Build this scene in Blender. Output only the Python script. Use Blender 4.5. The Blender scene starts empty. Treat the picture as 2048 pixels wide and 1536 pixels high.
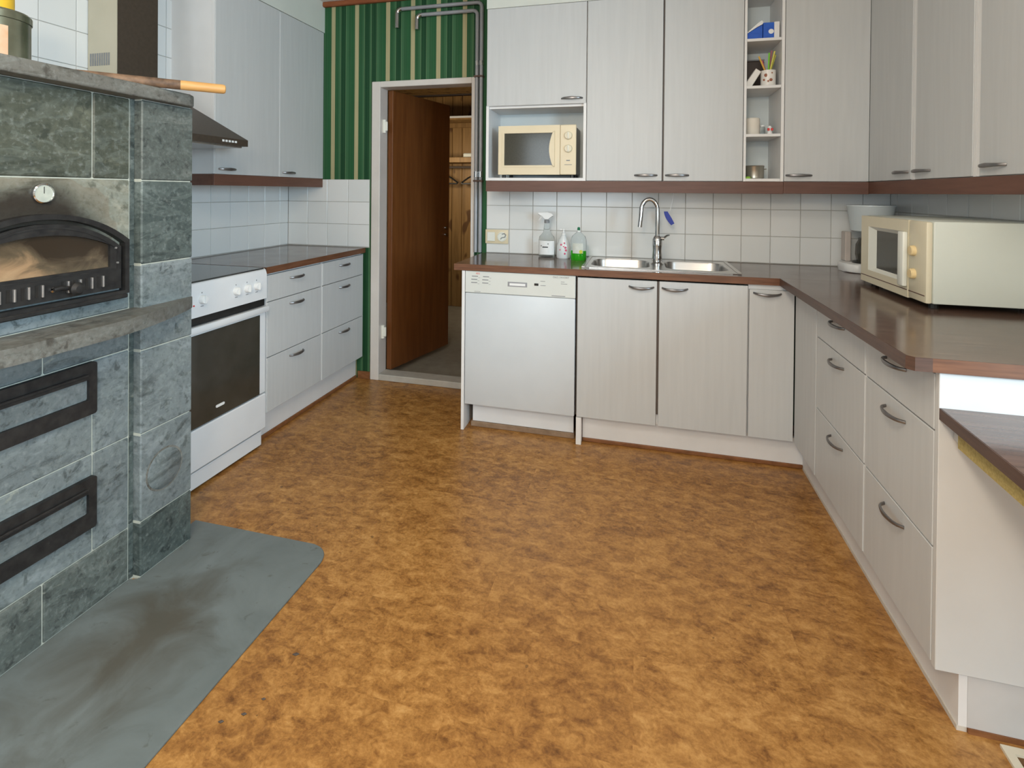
import bpy, bmesh, math, random
from mathutils import Vector, Matrix
random.seed(7)
S = bpy.context.scene
COL = S.collection
PI = math.pi

# ------------------------------------------------------------------ camera
F_PX, CX, CY = 1044.87, 1003.76, 391.52
YAW, PIT, ROL, EYE = -0.256, -0.0076, 0.009, 1.2913

def cam_dir(a, b, d):
    c, s = math.cos(ROL), math.sin(ROL); xr, up = c*a - s*b, s*a + c*b
    c, s = math.cos(PIT), math.sin(PIT); yr, z = c*d - s*up, s*d + c*up
    c, s = math.cos(YAW), math.sin(YAW)
    return Vector((c*xr + s*yr, -s*xr + c*yr, z))
cd = bpy.data.cameras.new('camera'); cam = bpy.data.objects.new('camera', cd); COL.objects.link(cam)
rx, ry, rz = cam_dir(1, 0, 0), cam_dir(0, 1, 0), -cam_dir(0, 0, 1)
m = Matrix((rx, ry, rz)).transposed().to_4x4(); m.translation = (0, 0, EYE)
cam.matrix_world = m
cd.sensor_width = 36; cd.sensor_fit = 'HORIZONTAL'
cd.lens = F_PX/2048*36
cd.shift_x = (1024 - CX)/2048
cd.shift_y = -(768 - CY)/2048
cd.clip_start = .02
S.camera = cam

# ------------------------------------------------------------------ light
S.view_settings.view_transform = 'Standard'; S.view_settings.look = 'None'
S.view_settings.gamma = 1; S.view_settings.use_curve_mapping = False
S.view_settings.exposure = 0.14
w = bpy.data.worlds.new('world'); S.world = w; w.use_nodes = True
w.node_tree.nodes['Background'].inputs[0].default_value = (.70, .86, 1, 1)
w.node_tree.nodes['Background'].inputs[1].default_value = .6

def area(name, loc, look, sx, sy, energy, colour):
    l = bpy.data.lights.new(name, 'AREA'); l.shape = 'RECTANGLE'; l.size, l.size_y = sx, sy
    l.energy = energy; l.color = colour
    o = bpy.data.objects.new(name, l); COL.objects.link(o); o.location = loc
    o.rotation_euler = (Vector(look) - Vector(loc)).to_track_quat('-Z', 'Y').to_euler()
    return o
area('daylight_side_window', (2.45, -.35, 1.60), (-2, .9, 1.0), 1.6, 1.25, 118, (.62, .84, 1))
area('daylight_rear_window', (-.9, -2.65, 1.6), (-.4, 3, 1.1), 1.8, 1.25, 40, (.84, .94, 1))
area('ceiling_lamp_glow', (-.45, .45, 2.5), (-.45, .46, 0), .55, .55, 16, (1, .86, .70))
pl_ = bpy.data.lights.new('tile_fill_light', 'POINT'); pl_.energy = 62; pl_.color = (1, .82, .61); pl_.shadow_soft_size = .16  # added warm fill near the camera, brightens the tiles under the wall cabinets
po_ = bpy.data.objects.new('tile_fill_light', pl_); COL.objects.link(po_); po_.location = (-.25, -.55, 2.0)
area('hall_fill_light', (-2.0, 4.45, 1.55), (-1.9, 5.5, 1.25), .3, .3, 7, (1, .84, .62))  # unseen light added to brighten the hall back wall below the shelf

# ------------------------------------------------------------------ materials
def mat(name, col, rough=.5, metal=0., spec=.5, coat=0., alpha=1., trans=0., ior=1.45):
    mt = bpy.data.materials.new(name); mt.use_nodes = True
    b = mt.node_tree.nodes['Principled BSDF']
    b.inputs['Base Color'].default_value = (*col, 1)
    b.inputs['Roughness'].default_value = rough; b.inputs['Metallic'].default_value = metal
    b.inputs['Specular IOR Level'].default_value = spec
    b.inputs['Coat Weight'].default_value = coat
    b.inputs['Transmission Weight'].default_value = trans; b.inputs['IOR'].default_value = ior
    return mt

class N:                                             # tiny node-graph writer
    def __init__(s, mt): s.t = mt.node_tree; s.b = s.t.nodes['Principled BSDF']
    def new(s, kind, **k):
        n = s.t.nodes.new(kind)
        for a, v in k.items(): setattr(n, a, v)
        return n
    def link(s, a, b): s.t.links.new(a, b)
    def coord(s, scale=(1, 1, 1), offset_random=0.):
        tc = s.new('ShaderNodeTexCoord'); mp = s.new('ShaderNodeMapping'); mp.inputs['Scale'].default_value = scale
        if offset_random:
            oi = s.new('ShaderNodeObjectInfo'); mu = s.new('ShaderNodeMath', operation='MULTIPLY'); mu.inputs[1].default_value = offset_random
            s.link(oi.outputs['Random'], mu.inputs[0])
            ad = s.new('ShaderNodeVectorMath', operation='ADD'); s.link(tc.outputs['Object'], ad.inputs[0]); s.link(mu.outputs[0], ad.inputs[1])
            s.link(ad.outputs[0], mp.inputs[0])
        else: s.link(tc.outputs['Object'], mp.inputs[0])
        return mp.outputs[0]
    def noise(s, vec, scale, detail=4, rough=.55, dist=0.):
        n = s.new('ShaderNodeTexNoise'); n.inputs['Scale'].default_value = scale; n.inputs['Detail'].default_value = detail
        n.inputs['Roughness'].default_value = rough; n.inputs['Distortion'].default_value = dist
        s.link(vec, n.inputs['Vector']); return n.outputs['Fac']
    def ramp(s, fac, stops, interp='LINEAR'):
        r = s.new('ShaderNodeValToRGB'); cr = r.color_ramp; cr.interpolation = interp
        while len(cr.elements) < len(stops): cr.elements.new(.5)
        for e, (p, c) in zip(cr.elements, stops): e.position = p; e.color = (*c, 1) if len(c) == 3 else c
        s.link(fac, r.inputs[0]); return r.outputs[0]
    def mix(s, fac, a, b, mode='MIX'):
        n = s.new('ShaderNodeMix', data_type='RGBA', blend_type=mode)
        for sock, v in ((n.inputs[0], fac), (n.inputs[6], a), (n.inputs[7], b)):
            if hasattr(v, 'is_linked'): s.link(v, sock)
            else: sock.default_value = v if isinstance(v, (int, float)) else (*v, 1)
        return n.outputs[2]
    def math(s, op, a, b=0., c=None):
        n = s.new('ShaderNodeMath', operation=op)
        for sock, v in zip(n.inputs, (a, b, c)):
            if v is None: continue
            if hasattr(v, 'is_linked'): s.link(v, sock)
            else: sock.default_value = v
        return n.outputs[0]
    def sep(s, vec):
        n = s.new('ShaderNodeSeparateXYZ'); s.link(vec, n.inputs[0]); return n.outputs
    def rnd(s): return s.new('ShaderNodeObjectInfo').outputs['Random']
    def bump(s, h, strength=.2, dist=.002):
        n = s.new('ShaderNodeBump'); n.inputs['Strength'].default_value = strength; n.inputs['Distance'].default_value = dist
        s.link(h, n.inputs['Height']); s.link(n.outputs[0], s.b.inputs['Normal'])
    def col(s, c): s.link(c, s.b.inputs['Base Color'])
    def rough(s, c): s.link(c, s.b.inputs['Roughness'])

def speckled(name, a, b, scale=30, stretch=(1, 1, 1), rough=.5, metal=0., bump=0., spec=.5, rnd=3., detail=4):
    mt = mat(name, a, rough, metal, spec); g = N(mt)
    f = g.noise(g.coord(stretch, rnd), scale, detail)
    g.col(g.ramp(f, [(.3, a), (.7, b)]))
    if bump: g.bump(f, bump)
    return mt

M = {}
M['front'] = speckled('pale_grey_wood_grain_laminate', (.518, .532, .535), (.552, .566, .568), 1, (48, 48, 3), .42)
M['white_board'] = speckled('white_melamine', (.74, .74, .735), (.78, .78, .775), 6, rough=.4)
M['appliance'] = speckled('white_enamel', (.70, .725, .75), (.73, .755, .78), 8, rough=.26)
M['plinth'] = speckled('white_plinth', (.68, .675, .67), (.73, .725, .72), 7, rough=.45)
M['brown_trim'] = speckled('brown_moulding', (.16, .062, .022), (.25, .105, .04), 1, (25, 25, 60), .5)
M['pelmet'] = speckled('reddish_brown_pelmet_laminate', (.105, .052, .038), (.145, .072, .054), 1, (6, 60, 60), .5)
M['pelmet_y'] = speckled('reddish_brown_pelmet_laminate_side', (.115, .052, .035), (.155, .072, .048), 1, (60, 6, 60), .5)
def worktop_mat(name, st):
    mt = mat(name, (.1, .07, .06), .16, 0, .5); g = N(mt)
    v = g.coord(st); f = g.noise(v, 1, 6, .6, .6); f2 = g.noise(g.coord((1, 1, 1)), 5, 3)
    c = g.ramp(f, [(.25, (.055, .031, .022)), (.5, (.105, .060, .043)), (.78, (.165, .098, .071))])
    g.col(g.mix(g.math('MULTIPLY', f2, .15), c, (.16, .12, .10)))
    g.rough(g.ramp(f2, [(.3, (.11,)*3), (.7, (.19,)*3)]))
    return mt
M['worktop_x'] = worktop_mat('dark_brown_worktop_grain_along_wall', (3, 45, 45))
M['worktop_y'] = worktop_mat('dark_brown_worktop_grain_across', (45, 3, 45))
M['edge'] = speckled('brown_worktop_edge_band', (.105, .044, .022), (.19, .083, .042), 1, (8, 8, 120), .4)
M['edge_dark'] = speckled('dark_brown_edge_band', (.062, .034, .024), (.11, .06, .042), 1, (8, 8, 120), .4)
M['handle'] = speckled('satin_dark_chrome_pull', (.19, .18, .18), (.26, .25, .245), 20, rough=.33, metal=.85)
M['chrome'] = speckled('chrome', (.50, .50, .50), (.56, .56, .56), 5, rough=.09, metal=1)
M['steel'] = speckled('brushed_stainless_steel', (.50, .48, .46), (.60, .58, .56), 1, (3, 90, 90), .27, 1)
M['gap'] = speckled('dark_gap', (.07, .055, .045), (.09, .07, .06), 10)
M['black'] = speckled('black_plastic', (.012, .012, .012), (.022, .021, .02), 40, rough=.35)
M['iron'] = speckled('blackened_cast_iron', (.018, .018, .019), (.04, .039, .038), 35, rough=.5, metal=.4, bump=.2)
M['brown_black'] = speckled('dark_brown_painted_steel', (.048, .036, .026), (.062, .047, .034), 60, rough=.34)
M['hood_side'] = speckled('pale_beige_duct_side', (.46, .43, .33), (.50, .47, .37), 5, rough=.35)
M['pipe'] = speckled('grey_pipe', (.27, .28, .30), (.34, .35, .37), 6, rough=.42, metal=.25)
M['cream'] = speckled('cream_plastic', (.70, .60, .41), (.74, .64, .45), 5, rough=.33)
M['ivory'] = speckled('ivory_plastic', (.68, .62, .46), (.72, .66, .50), 5, rough=.35)
M['ivory_light'] = speckled('pale_ivory_enamel', (.76, .77, .70), (.79, .80, .73), 4, rough=.3)
M['yellow_knob'] = speckled('yellowed_plastic_knob', (.76, .58, .30), (.80, .63, .35), 8, rough=.4)
M['door'] = speckled('red_brown_door_veneer', (.125, .042, .012), (.18, .066, .018), 1, (28, 28, 2.2), .38, spec=.35)
M['frame'] = speckled('off_white_door_frame_paint', (.62, .58, .54), (.67, .63, .59), 7, rough=.45)
M['white_paint'] = speckled('white_paint', (.60, .63, .58), (.64, .67, .62), 4, rough=.6)
M['wall_paint'] = speckled('pale_wall_paint', (.66, .64, .60), (.69, .67, .63), 3, rough=.8)
M['ceiling'] = speckled('white_ceiling_paint', (.74, .72, .68), (.77, .75, .71), 3, rough=.8)
M['grout'] = speckled('grey_beige_grout', (.42, .41, .38), (.50, .48, .44), 30, rough=.8)
M['hall_floor'] = speckled('grey_hall_lino', (.26, .245, .20), (.33, .315, .265), 12, rough=.5)
M['threshold'] = speckled('grey_threshold', (.42, .40, .36), (.50, .48, .43), 14, rough=.5)
M['glass_dark'] = speckled('dark_oven_glass', (.040, .037, .028), (.055, .05, .04), 8, rough=.10, spec=.6)
M['hob'] = speckled('dark_grey_ceramic_hob', (.045, .046, .046), (.06, .06, .06), 12, rough=.1, spec=.65)
M['white'] = speckled('white_gloss_plastic', (.78, .80, .80), (.82, .83, .83), 8, rough=.25)
M['blue'] = speckled('blue_card', (.012, .07, .42), (.02, .12, .58), 14, rough=.45)
M['navy'] = speckled('dark_blue_plastic', (.008, .025, .28), (.012, .04, .36), 14, rough=.4)
M['green_cap'] = speckled('green_cap', (.0, .14, .055), (.0, .18, .07), 20, rough=.4)
M['green_liquid'] = mat('green_dish_soap', (.05, .52, .02), .05, 0, .5, trans=.75, ior=1.33)
M['clear'] = mat('clear_plastic', (.93, .96, .95), .04, 0, .5, trans=.96, ior=1.12)
M['grey_ink'] = speckled('grey_print', (.20, .21, .22), (.24, .25, .26), 40, rough=.5)
M['red_ink'] = speckled('red_print', (.62, .05, .045), (.66, .07, .06), 40, rough=.5)
M['pink'] = speckled('pink_print', (.62, .08, .17), (.68, .12, .2), 40, rough=.5)
M['lime'] = speckled('lime_print', (.55, .60, .05), (.6, .65, .08), 40, rough=.5)
M['candle'] = speckled('cream_candle_wax', (.74, .70, .62), (.78, .74, .66), 10, rough=.5)
M['wood'] = speckled('light_turned_wood', (.56, .30, .10), (.66, .38, .14), 1, (8, 8, 60), .45)
M['tin'] = speckled('worn_tin', (.40, .38, .33), (.52, .49, .42), 12, rough=.28, metal=.85)
M['tin_green'] = speckled('green_black_tin', (.14, .15, .10), (.30, .30, .22), 7, rough=.25, metal=.7)
M['yellow'] = speckled('yellow_tin', (.80, .48, .03), (.86, .55, .05), 9, rough=.4)
M['peach'] = speckled('peach_printed_label', (.66, .36, .20), (.76, .48, .32), 24, rough=.5)
M['chipboard'] = speckled('raw_yellow_chipboard', (.34, .27, .09), (.50, .40, .16), 160, rough=.8)
M['zinc'] = speckled('zinc_bracket', (.5, .5, .5), (.6, .6, .6), 30, rough=.35, metal=.9)
M['cornice'] = speckled('red_brown_stained_wood', (.20, .055, .018), (.30, .095, .035), 1, (6, 60, 60), .45)
M['mug'] = speckled('white_glazed_mug', (.76, .74, .70), (.8, .78, .74), 8, rough=.2)
M['vent_frame'] = speckled('cream_vent_frame', (.60, .54, .42), (.66, .60, .48), 12, rough=.45)
M['vent_dark'] = speckled('dark_brown_grille', (.12, .06, .02), (.17, .085, .03), 30, rough=.6)

# glazed tiles: each tile a touch different
mt = mat('white_glazed_tile', (.75, .76, .755), .14, 0, .5); g = N(mt)
g.col(g.ramp(g.rnd(), [(0, (.70, .715, .705)), (1, (.76, .77, .76))]))
g.bump(g.noise(g.coord((1, 1, 1), 9), 14, 2), .04, .003); M['tile'] = mt

# cork-pattern floor
mt = mat('cork_pattern_flooring', (.5, .25, .08), .33, 0, .55); g = N(mt)
tc = g.coord((1, 1, 1))
x, y, z = g.sep(tc)
ty = g.math('FLOOR', g.math('DIVIDE', y, .30)); sh = g.math('MULTIPLY', g.math('MODULO', g.math('ABSOLUTE', ty), 2.), .45)
tx = g.math('FLOOR', g.math('DIVIDE', g.math('ADD', x, sh), .90))
cmb = g.new('ShaderNodeCombineXYZ'); g.link(tx, cmb.inputs[0]); g.link(ty, cmb.inputs[1])
wn = g.new('ShaderNodeTexWhiteNoise'); g.link(cmb.outputs[0], wn.inputs['Vector'])
off = g.new('ShaderNodeVectorMath', operation='MULTIPLY_ADD'); g.link(wn.outputs['Color'], off.inputs[0]); off.inputs[1].default_value = (7, 7, 7); g.link(tc, off.inputs[2])
mp2 = g.new('ShaderNodeMapping'); mp2.inputs['Scale'].default_value = (.75, 1.15, 1); mp2.inputs['Rotation'].default_value = (0, 0, .35); g.link(off.outputs[0], mp2.inputs[0])
n1 = g.noise(mp2.outputs[0], 21, 10, .72, .5); n2 = g.noise(off.outputs[0], 95, 6, .7, .4); n3 = g.noise(tc, 2.0, 3)
vo = g.new('ShaderNodeTexVoronoi'); vo.inputs['Scale'].default_value = 46; g.link(mp2.outputs[0], vo.inputs['Vector'])
chip = g.new('ShaderNodeRGBToBW'); g.link(vo.outputs['Color'], chip.inputs[0])
f = g.math('ADD', g.math('MULTIPLY', n1, .70), g.math('ADD', g.math('MULTIPLY', n2, .30), g.math('MULTIPLY', g.math('SUBTRACT', wn.outputs['Value'], .5), .045)))
f = g.math('ADD', f, g.math('MULTIPLY', g.math('SUBTRACT', n3, .5), .13))
f = g.math('ADD', f, g.math('MULTIPLY', g.math('SUBTRACT', chip.outputs[0], .5), .07))
c = g.ramp(f, [(.31, (.125, .050, .012)), (.42, (.245, .107, .027)), (.50, (.352, .166, .043)), (.58, (.455, .230, .066)), (.71, (.60, .34, .12))])
sp = g.noise(tc, 30, 2, .4); spot = g.ramp(sp, [(.755, (0, 0, 0)), (.775, (1, 1, 1))])
c = g.mix(g.math('MULTIPLY', spot, .6), c, (.10, .05, .02))
g.col(c); g.rough(g.ramp(n1, [(.3, (.30,)*3), (.7, (.42,)*3)])); g.bump(n2, .05); M['floor'] = mt

# striped wallpaper, stripes along z, positions measured on the wall
mt = mat('green_striped_wallpaper', (.02, .1, .04), .6, 0, .3); g = N(mt)
x, y, z = g.sep(g.coord())
dk, md, lt, cr, ln = (.010, .060, .022), (.027, .108, .042), (.048, .142, .062), (.47, .42, .235), (.12, .23, .11)
after = g.math('GREATER_THAN', x, -1.79)                                # paper joint: the second length starts here
x0 = g.math('ADD', g.math('MULTIPLY', after, -1.652+2.069), -2.069)
u = g.math('FRACT', g.math('ADD', g.math('DIVIDE', g.math('SUBTRACT', x, x0), .1825), 20.075))
r = g.new('ShaderNodeValToRGB'); cr_ = r.color_ramp; cr_.interpolation = 'CONSTANT'
pts = [(0, cr), (.15, md), (.30, lt), (.375, ln), (.395, dk), (.60, ln), (.62, lt), (.72, md), (.84, (.022, .11, .04)), (.93, md), (.985, cr)]
while len(cr_.elements) < len(pts): cr_.elements.new(.5)
for e, (p, c) in zip(cr_.elements, pts): e.position = p; e.color = (*c, 1)
g.link(u, r.inputs[0])
wv = g.new('ShaderNodeTexWave', wave_type='BANDS', bands_direction='X'); wv.inputs['Scale'].default_value = 17; wv.inputs['Distortion'].default_value = .3
g.link(g.coord(), wv.inputs['Vector'])
fine = g.ramp(wv.outputs['Fac'], [(.90, (0, 0, 0)), (.97, (1, 1, 1))])
c = g.mix(g.math('MULTIPLY', fine, .18), r.outputs[0], (.09, .22, .11))
g.col(g.mix(g.math('MULTIPLY', g.noise(g.coord((40, 40, 3)), 1, 3), .3), c, (.02, .08, .035), 'MULTIPLY')); M['wallpaper'] = mt

# soapstone; soot above the oven door is a real stain on the stone
def soapstone(name, a, b, cdark, soot=False, rough=.5):
    mt = mat(name, a, rough, 0, .45); g = N(mt)
    v = g.coord((1, 1, 1), 6.); st = g.coord((1, 1.2, 2.6), 6.)
    sl = g.new('ShaderNodeMapping'); sl.inputs['Rotation'].default_value = (.45, 0, 0); sl.inputs['Scale'].default_value = (1, 1.0, 2.3); g.link(v, sl.inputs[0])
    big = g.noise(sl.outputs[0], 3.6, 8, .68, .9); fine = g.noise(v, 75, 4, .6, .2); mid = g.noise(v, 24, 6, .66, .5)
    veins = g.noise(sl.outputs[0], 4.2, 5, .6, 1.1)
    c = g.ramp(big, [(.34, cdark), (.45, a), (.54, a), (.65, b)])
    c = g.mix(g.ramp(mid, [(.35, (.8,)*3), (.44, (0,)*3)]), c, cdark)
    c = g.mix(g.ramp(fine, [(.34, (.4,)*3), (.46, (0,)*3)]), c, cdark)
    c = g.mix(g.ramp(fine, [(.55, (0,)*3), (.72, (.28,)*3)]), c, (.34, .38, .37))
    vn = g.ramp(veins, [(.40, (0,)*3), (.5, (1,)*3), (.53, (0,)*3)])
    c = g.mix(g.math('MULTIPLY', vn, .13), c, (.34, .40, .38))
    pale = g.ramp(g.noise(sl.outputs[0], 9, 4, .6, .5), [(.69, (0,)*3), (.76, (1,)*3)])
    c = g.mix(g.math('MULTIPLY', pale, .5), c, (.40, .42, .34))
    tone = g.ramp(g.rnd(), [(0, (.84,)*3), (1, (1.14,)*3)])
    c = g.mix(1., c, tone, 'MULTIPLY')
    if soot:                                                     # soot fan over the arch (object space, metres)
        x, y, z = g.sep(g.coord())
        dy = g.math('DIVIDE', g.math('SUBTRACT', y, -.02), .26); dz = g.math('DIVIDE', g.math('SUBTRACT', z, 1.19), .145)
        d = g.math('SQRT', g.math('ADD', g.math('MULTIPLY', dy, dy), g.math('MULTIPLY', dz, dz)))
        d = g.math('ADD', d, g.math('MULTIPLY', g.math('SUBTRACT', g.noise(v, 6, 4), .5), .7))
        c = g.mix(g.ramp(d, [(.45, (.93,)*3), (1.05, (0,)*3)]), c, (.022, .016, .012))
        d2 = g.ramp(d, [(.7, (0,)*3), (.98, (.45,)*3), (1.3, (0,)*3)])
        c = g.mix(d2, c, (.19, .155, .11))
    g.col(c); g.bump(fine, .18); g.rough(g.ramp(big, [(.3, (.36,)*3), (.7, (.55,)*3)]))
    return mt
M['stone'] = soapstone('grey_green_soapstone', (.150, .180, .188), (.225, .262, .275), (.055, .068, .07))
M['stone_dark'] = soapstone('dark_green_grey_soapstone', (.065, .085, .082), (.125, .155, .15), (.022, .03, .03))
M['stone_mid'] = soapstone('mid_grey_green_soapstone', (.10, .118, .11), (.18, .20, .185), (.035, .042, .04))
M['stone_olive'] = soapstone('darker_olive_soapstone', (.070, .080, .062), (.12, .13, .098), (.032, .04, .032))
M['stone_soot'] = soapstone('sooty_soapstone', (.19, .20, .165), (.27, .27, .22), (.085, .09, .07), True)
M['stone_shelf'] = soapstone('worn_brown_grey_soapstone', (.155, .155, .14), (.235, .235, .215), (.06, .057, .048))
M['mortar'] = speckled('pale_mortar', (.42, .45, .40), (.52, .54, .47), 40, rough=.85)
mt = mat('grey_painted_steel_floor_plate', (.2, .24, .24), .42, 0, .45); g = N(mt)
v = g.coord(); x, y, z = g.sep(v)
n1 = g.noise(v, 4.5, 5, .6, .8); n2 = g.noise(v, 26, 4, .6, .5)
c = g.ramp(n1, [(.3, (.125, .148, .148)), (.7, (.175, .205, .208))])
dx = g.math('DIVIDE', g.math('SUBTRACT', x, -1.36), .22); dy = g.math('DIVIDE', g.math('SUBTRACT', y, 1.13), .42)
d = g.math('SQRT', g.math('ADD', g.math('MULTIPLY', dx, dx), g.math('MULTIPLY', dy, dy)))
d = g.math('ADD', d, g.math('MULTIPLY', g.math('SUBTRACT', n1, .5), 2.2))
c = g.mix(g.ramp(d, [(.1, (.8,)*3), (1.3, (0,)*3)]), c, (.085, .074, .054))
c = g.mix(g.ramp(n2, [(.64, (0,)*3), (.72, (.6,)*3)]), c, (.085, .085, .075))
g.col(c); g.bump(n2, .08); M['plate'] = mt
# sooty oven window
mt = mat('smoke_stained_oven_glass', (.2, .1, .05), .12, 0, .5); g = N(mt)
v = g.coord(); x, y, z = g.sep(v); n1 = g.noise(g.coord((1, 1, 1.6)), 9, 5, .6, .8)
f = g.math('SUBTRACT', n1, g.math('MULTIPLY', g.math('SUBTRACT', z, 1.085), 4.2))
f = g.math('SUBTRACT', f, g.math('MULTIPLY', g.math('SUBTRACT', y, -.03), 1.3))
g.col(g.ramp(f, [(.22, (.035, .026, .018)), (.48, (.11, .085, .055)), (.68, (.32, .21, .12)), (.9, (.42, .29, .17))])); M['sooty_glass'] = mt
# pine boards
mt = mat('knotty_pine', (.4, .2, .07), .5, 0, .35); g = N(mt)
v = g.coord((1, 1, 1), 5.); n1 = g.noise(g.coord((22, 22, 1.3), 5.), 1, 4, .6, .7)
c = g.ramp(n1, [(.3, (.20, .112, .036)), (.7, (.35, .205, .074))])
kn = g.ramp(g.noise(g.coord((9, 9, 5), 13.), 1, 1, .4), [(.64, (0,)*3), (.70, (1,)*3)])
g.col(g.mix(g.math('MULTIPLY', kn, .85), c, (.085, .035, .01))); M['pine'] = mt
# microwave window
M['mw_glass'] = speckled('dark_microwave_window', (.035, .033, .022), (.05, .047, .032), 150, rough=.12, spec=.55)

# ------------------------------------------------------------------ mesh helpers
class B:
    def __init__(s): s.bm = bmesh.new()
    def box(s, x0, x1, y0, y1, z0, z1, bev=0., seg=1):
        r = bmesh.ops.create_cube(s.bm, size=1)
        for v in r['verts']:
            v.co = ((x0+x1)/2 + v.co.x*(x1-x0), (y0+y1)/2 + v.co.y*(y1-y0), (z0+z1)/2 + v.co.z*(z1-z0))
        if bev:
            es = {e for v in r['verts'] for e in v.link_edges}
            bmesh.ops.bevel(s.bm, geom=list(es), offset=bev, segments=seg, affect='EDGES', profile=.5)
        return s
    def faces_from(s, rings, close=True, cap0=True, cap1=True):
        vs = [[s.bm.verts.new(p) for p in r] for r in rings]
        n = len(vs[0])
        for a, b in zip(vs, vs[1:]):
            for i in range(n if close else n-1):
                j = (i+1) % n
                s.bm.faces.new((a[i], a[j], b[j], b[i]))
        if cap0: s.bm.faces.new(list(reversed(vs[0])))
        if cap1: s.bm.faces.new(vs[-1])
        s.rows = vs; return s
    def tube(s, pts, r, seg=10, caps=True):
        pts = [Vector(p) for p in pts]; rs = r if isinstance(r, (list, tuple)) else [r]*len(pts)
        rings = []; u = None
        for i, p in enumerate(pts):
            t = ((pts[min(i+1, len(pts)-1)] - pts[max(i-1, 0)])).normalized()
            if u is None:
                u = t.orthogonal().normalized()
            u = (u - t*u.dot(t)).normalized(); v = t.cross(u)
            rings.append([p + (u*math.cos(k*2*PI/seg) + v*math.sin(k*2*PI/seg))*rs[i] for k in range(seg)])
        s.faces_from(rings, True, caps, caps); return s
    def lathe(s, prof, c, seg=24, axis='z', sx=1., sy=1.):
        rings = []
        for r, h in prof:
            ring = []
            for k in range(seg):
                a = 2*PI*k/seg; p, q = r*math.cos(a)*sx, r*math.sin(a)*sy
                d = {'z': (p, q, h), 'x': (h, p, q), 'y': (q, h, p)}[axis]
                ring.append((c[0]+d[0], c[1]+d[1], c[2]+d[2]))
            rings.append(ring)
        s.faces_from(rings, True, prof[0][0] > 1e-5, prof[-1][0] > 1e-5); return s
    def prism(s, poly, axis, a0, a1, bev=0., seg=1):
        def P(p, a): return {'z': (p[0], p[1], a), 'x': (a, p[0], p[1]), 'y': (p[0], a, p[1])}[axis]
        vs = s.faces_from([[P(p, a0) for p in poly], [P(p, a1) for p in poly]]).rows
        if bev:
            es = set()
            for row in vs:
                for i, v in enumerate(row):
                    e = s.bm.edges.get((v, row[(i+1) % len(row)]))
                    if e: es.add(e)
            bmesh.ops.bevel(s.bm, geom=list(es), offset=bev, segments=seg, affect='EDGES', profile=.5)
        return s
    def ring(s, outer, inner, axis, a0, a1):                       # a frame: outline with a hole, same count of points
        def P(p, a): return {'z': (p[0], p[1], a), 'x': (a, p[0], p[1]), 'y': (p[0], a, p[1])}[axis]
        L = [[s.bm.verts.new(P(p, a)) for p in poly] for poly, a in ((outer, a0), (outer, a1), (inner, a1), (inner, a0))]
        n = len(outer)
        for q in range(4):
            A, Bq = L[q], L[(q+1) % 4]
            for i in range(n):
                j = (i+1) % n; s.bm.faces.new((A[i], A[j], Bq[j], Bq[i]))
        return s
    def turn(s, m):
        bmesh.ops.transform(s.bm, matrix=m, verts=s.bm.verts); return s
    def obj(s, name, m, parent=None, label=None, local=False, sharp=35, kind=None):
        bm = s.bm
        if parent is not None and not local:
            top = parent
            while top.parent: top = top.parent
            bmesh.ops.translate(bm, verts=bm.verts, vec=-top.location)
        bmesh.ops.recalc_face_normals(bm, faces=bm.faces)
        lim = math.radians(sharp)
        for f in bm.faces: f.smooth = True
        for e in bm.edges:
            if len(e.link_faces) == 2 and e.calc_face_angle(0) > lim: e.smooth = False
        me = bpy.data.meshes.new(name); bm.to_mesh(me); bm.free(); me.materials.append(m)
        o = bpy.data.objects.new(name, me); COL.objects.link(o)
        if parent is not None: o.parent = parent
        if label: o['label'] = label
        if kind: o['kind'] = kind
        return o

def thing(name, label, cat, loc=(0, 0, 0), rotz=0., group=None):
    o = bpy.data.objects.new(name, None); COL.objects.link(o); o.location = loc; o.rotation_euler = (0, 0, rotz)
    o.empty_display_size = .05
    o['label'] = label; o['category'] = cat
    if group: o['group'] = group
    return o
def tag(o, label, cat, group=None):
    o['label'] = label; o['category'] = cat
    if group: o['group'] = group
    return o
def struct(o): o['kind'] = 'structure'; return o
def text(body, size, loc, rot, m, parent, name='lettering', align='LEFT'):
    c = bpy.data.curves.new(name, 'FONT'); c.body = body; c.size = size; c.extrude = .0003; c.align_x = align
    c.materials.append(m); tmp = bpy.data.objects.new(name, c); COL.objects.link(tmp)
    bpy.context.view_layer.update(); me = bpy.data.meshes.new_from_object(tmp.evaluated_get(bpy.context.evaluated_depsgraph_get()))
    bpy.data.objects.remove(tmp); o = bpy.data.objects.new(name, me); COL.objects.link(o); o['kind'] = 'stuff'
    top = parent
    while top.parent: top = top.parent
    o.location = Vector(loc) - top.location; o.rotation_euler = rot; o.parent = parent
    return o
def rounded(x0, x1, y0, y1, r, n=6):
    out = []
    for cx, cy, a0 in ((x1-r, y1-r, 0), (x0+r, y1-r, PI/2), (x0+r, y0+r, PI), (x1-r, y0+r, 3*PI/2)):
        for k in range(n+1):
            a = a0 + PI/2*k/n; out.append((cx + r*math.cos(a), cy + r*math.sin(a)))
    return out
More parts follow.
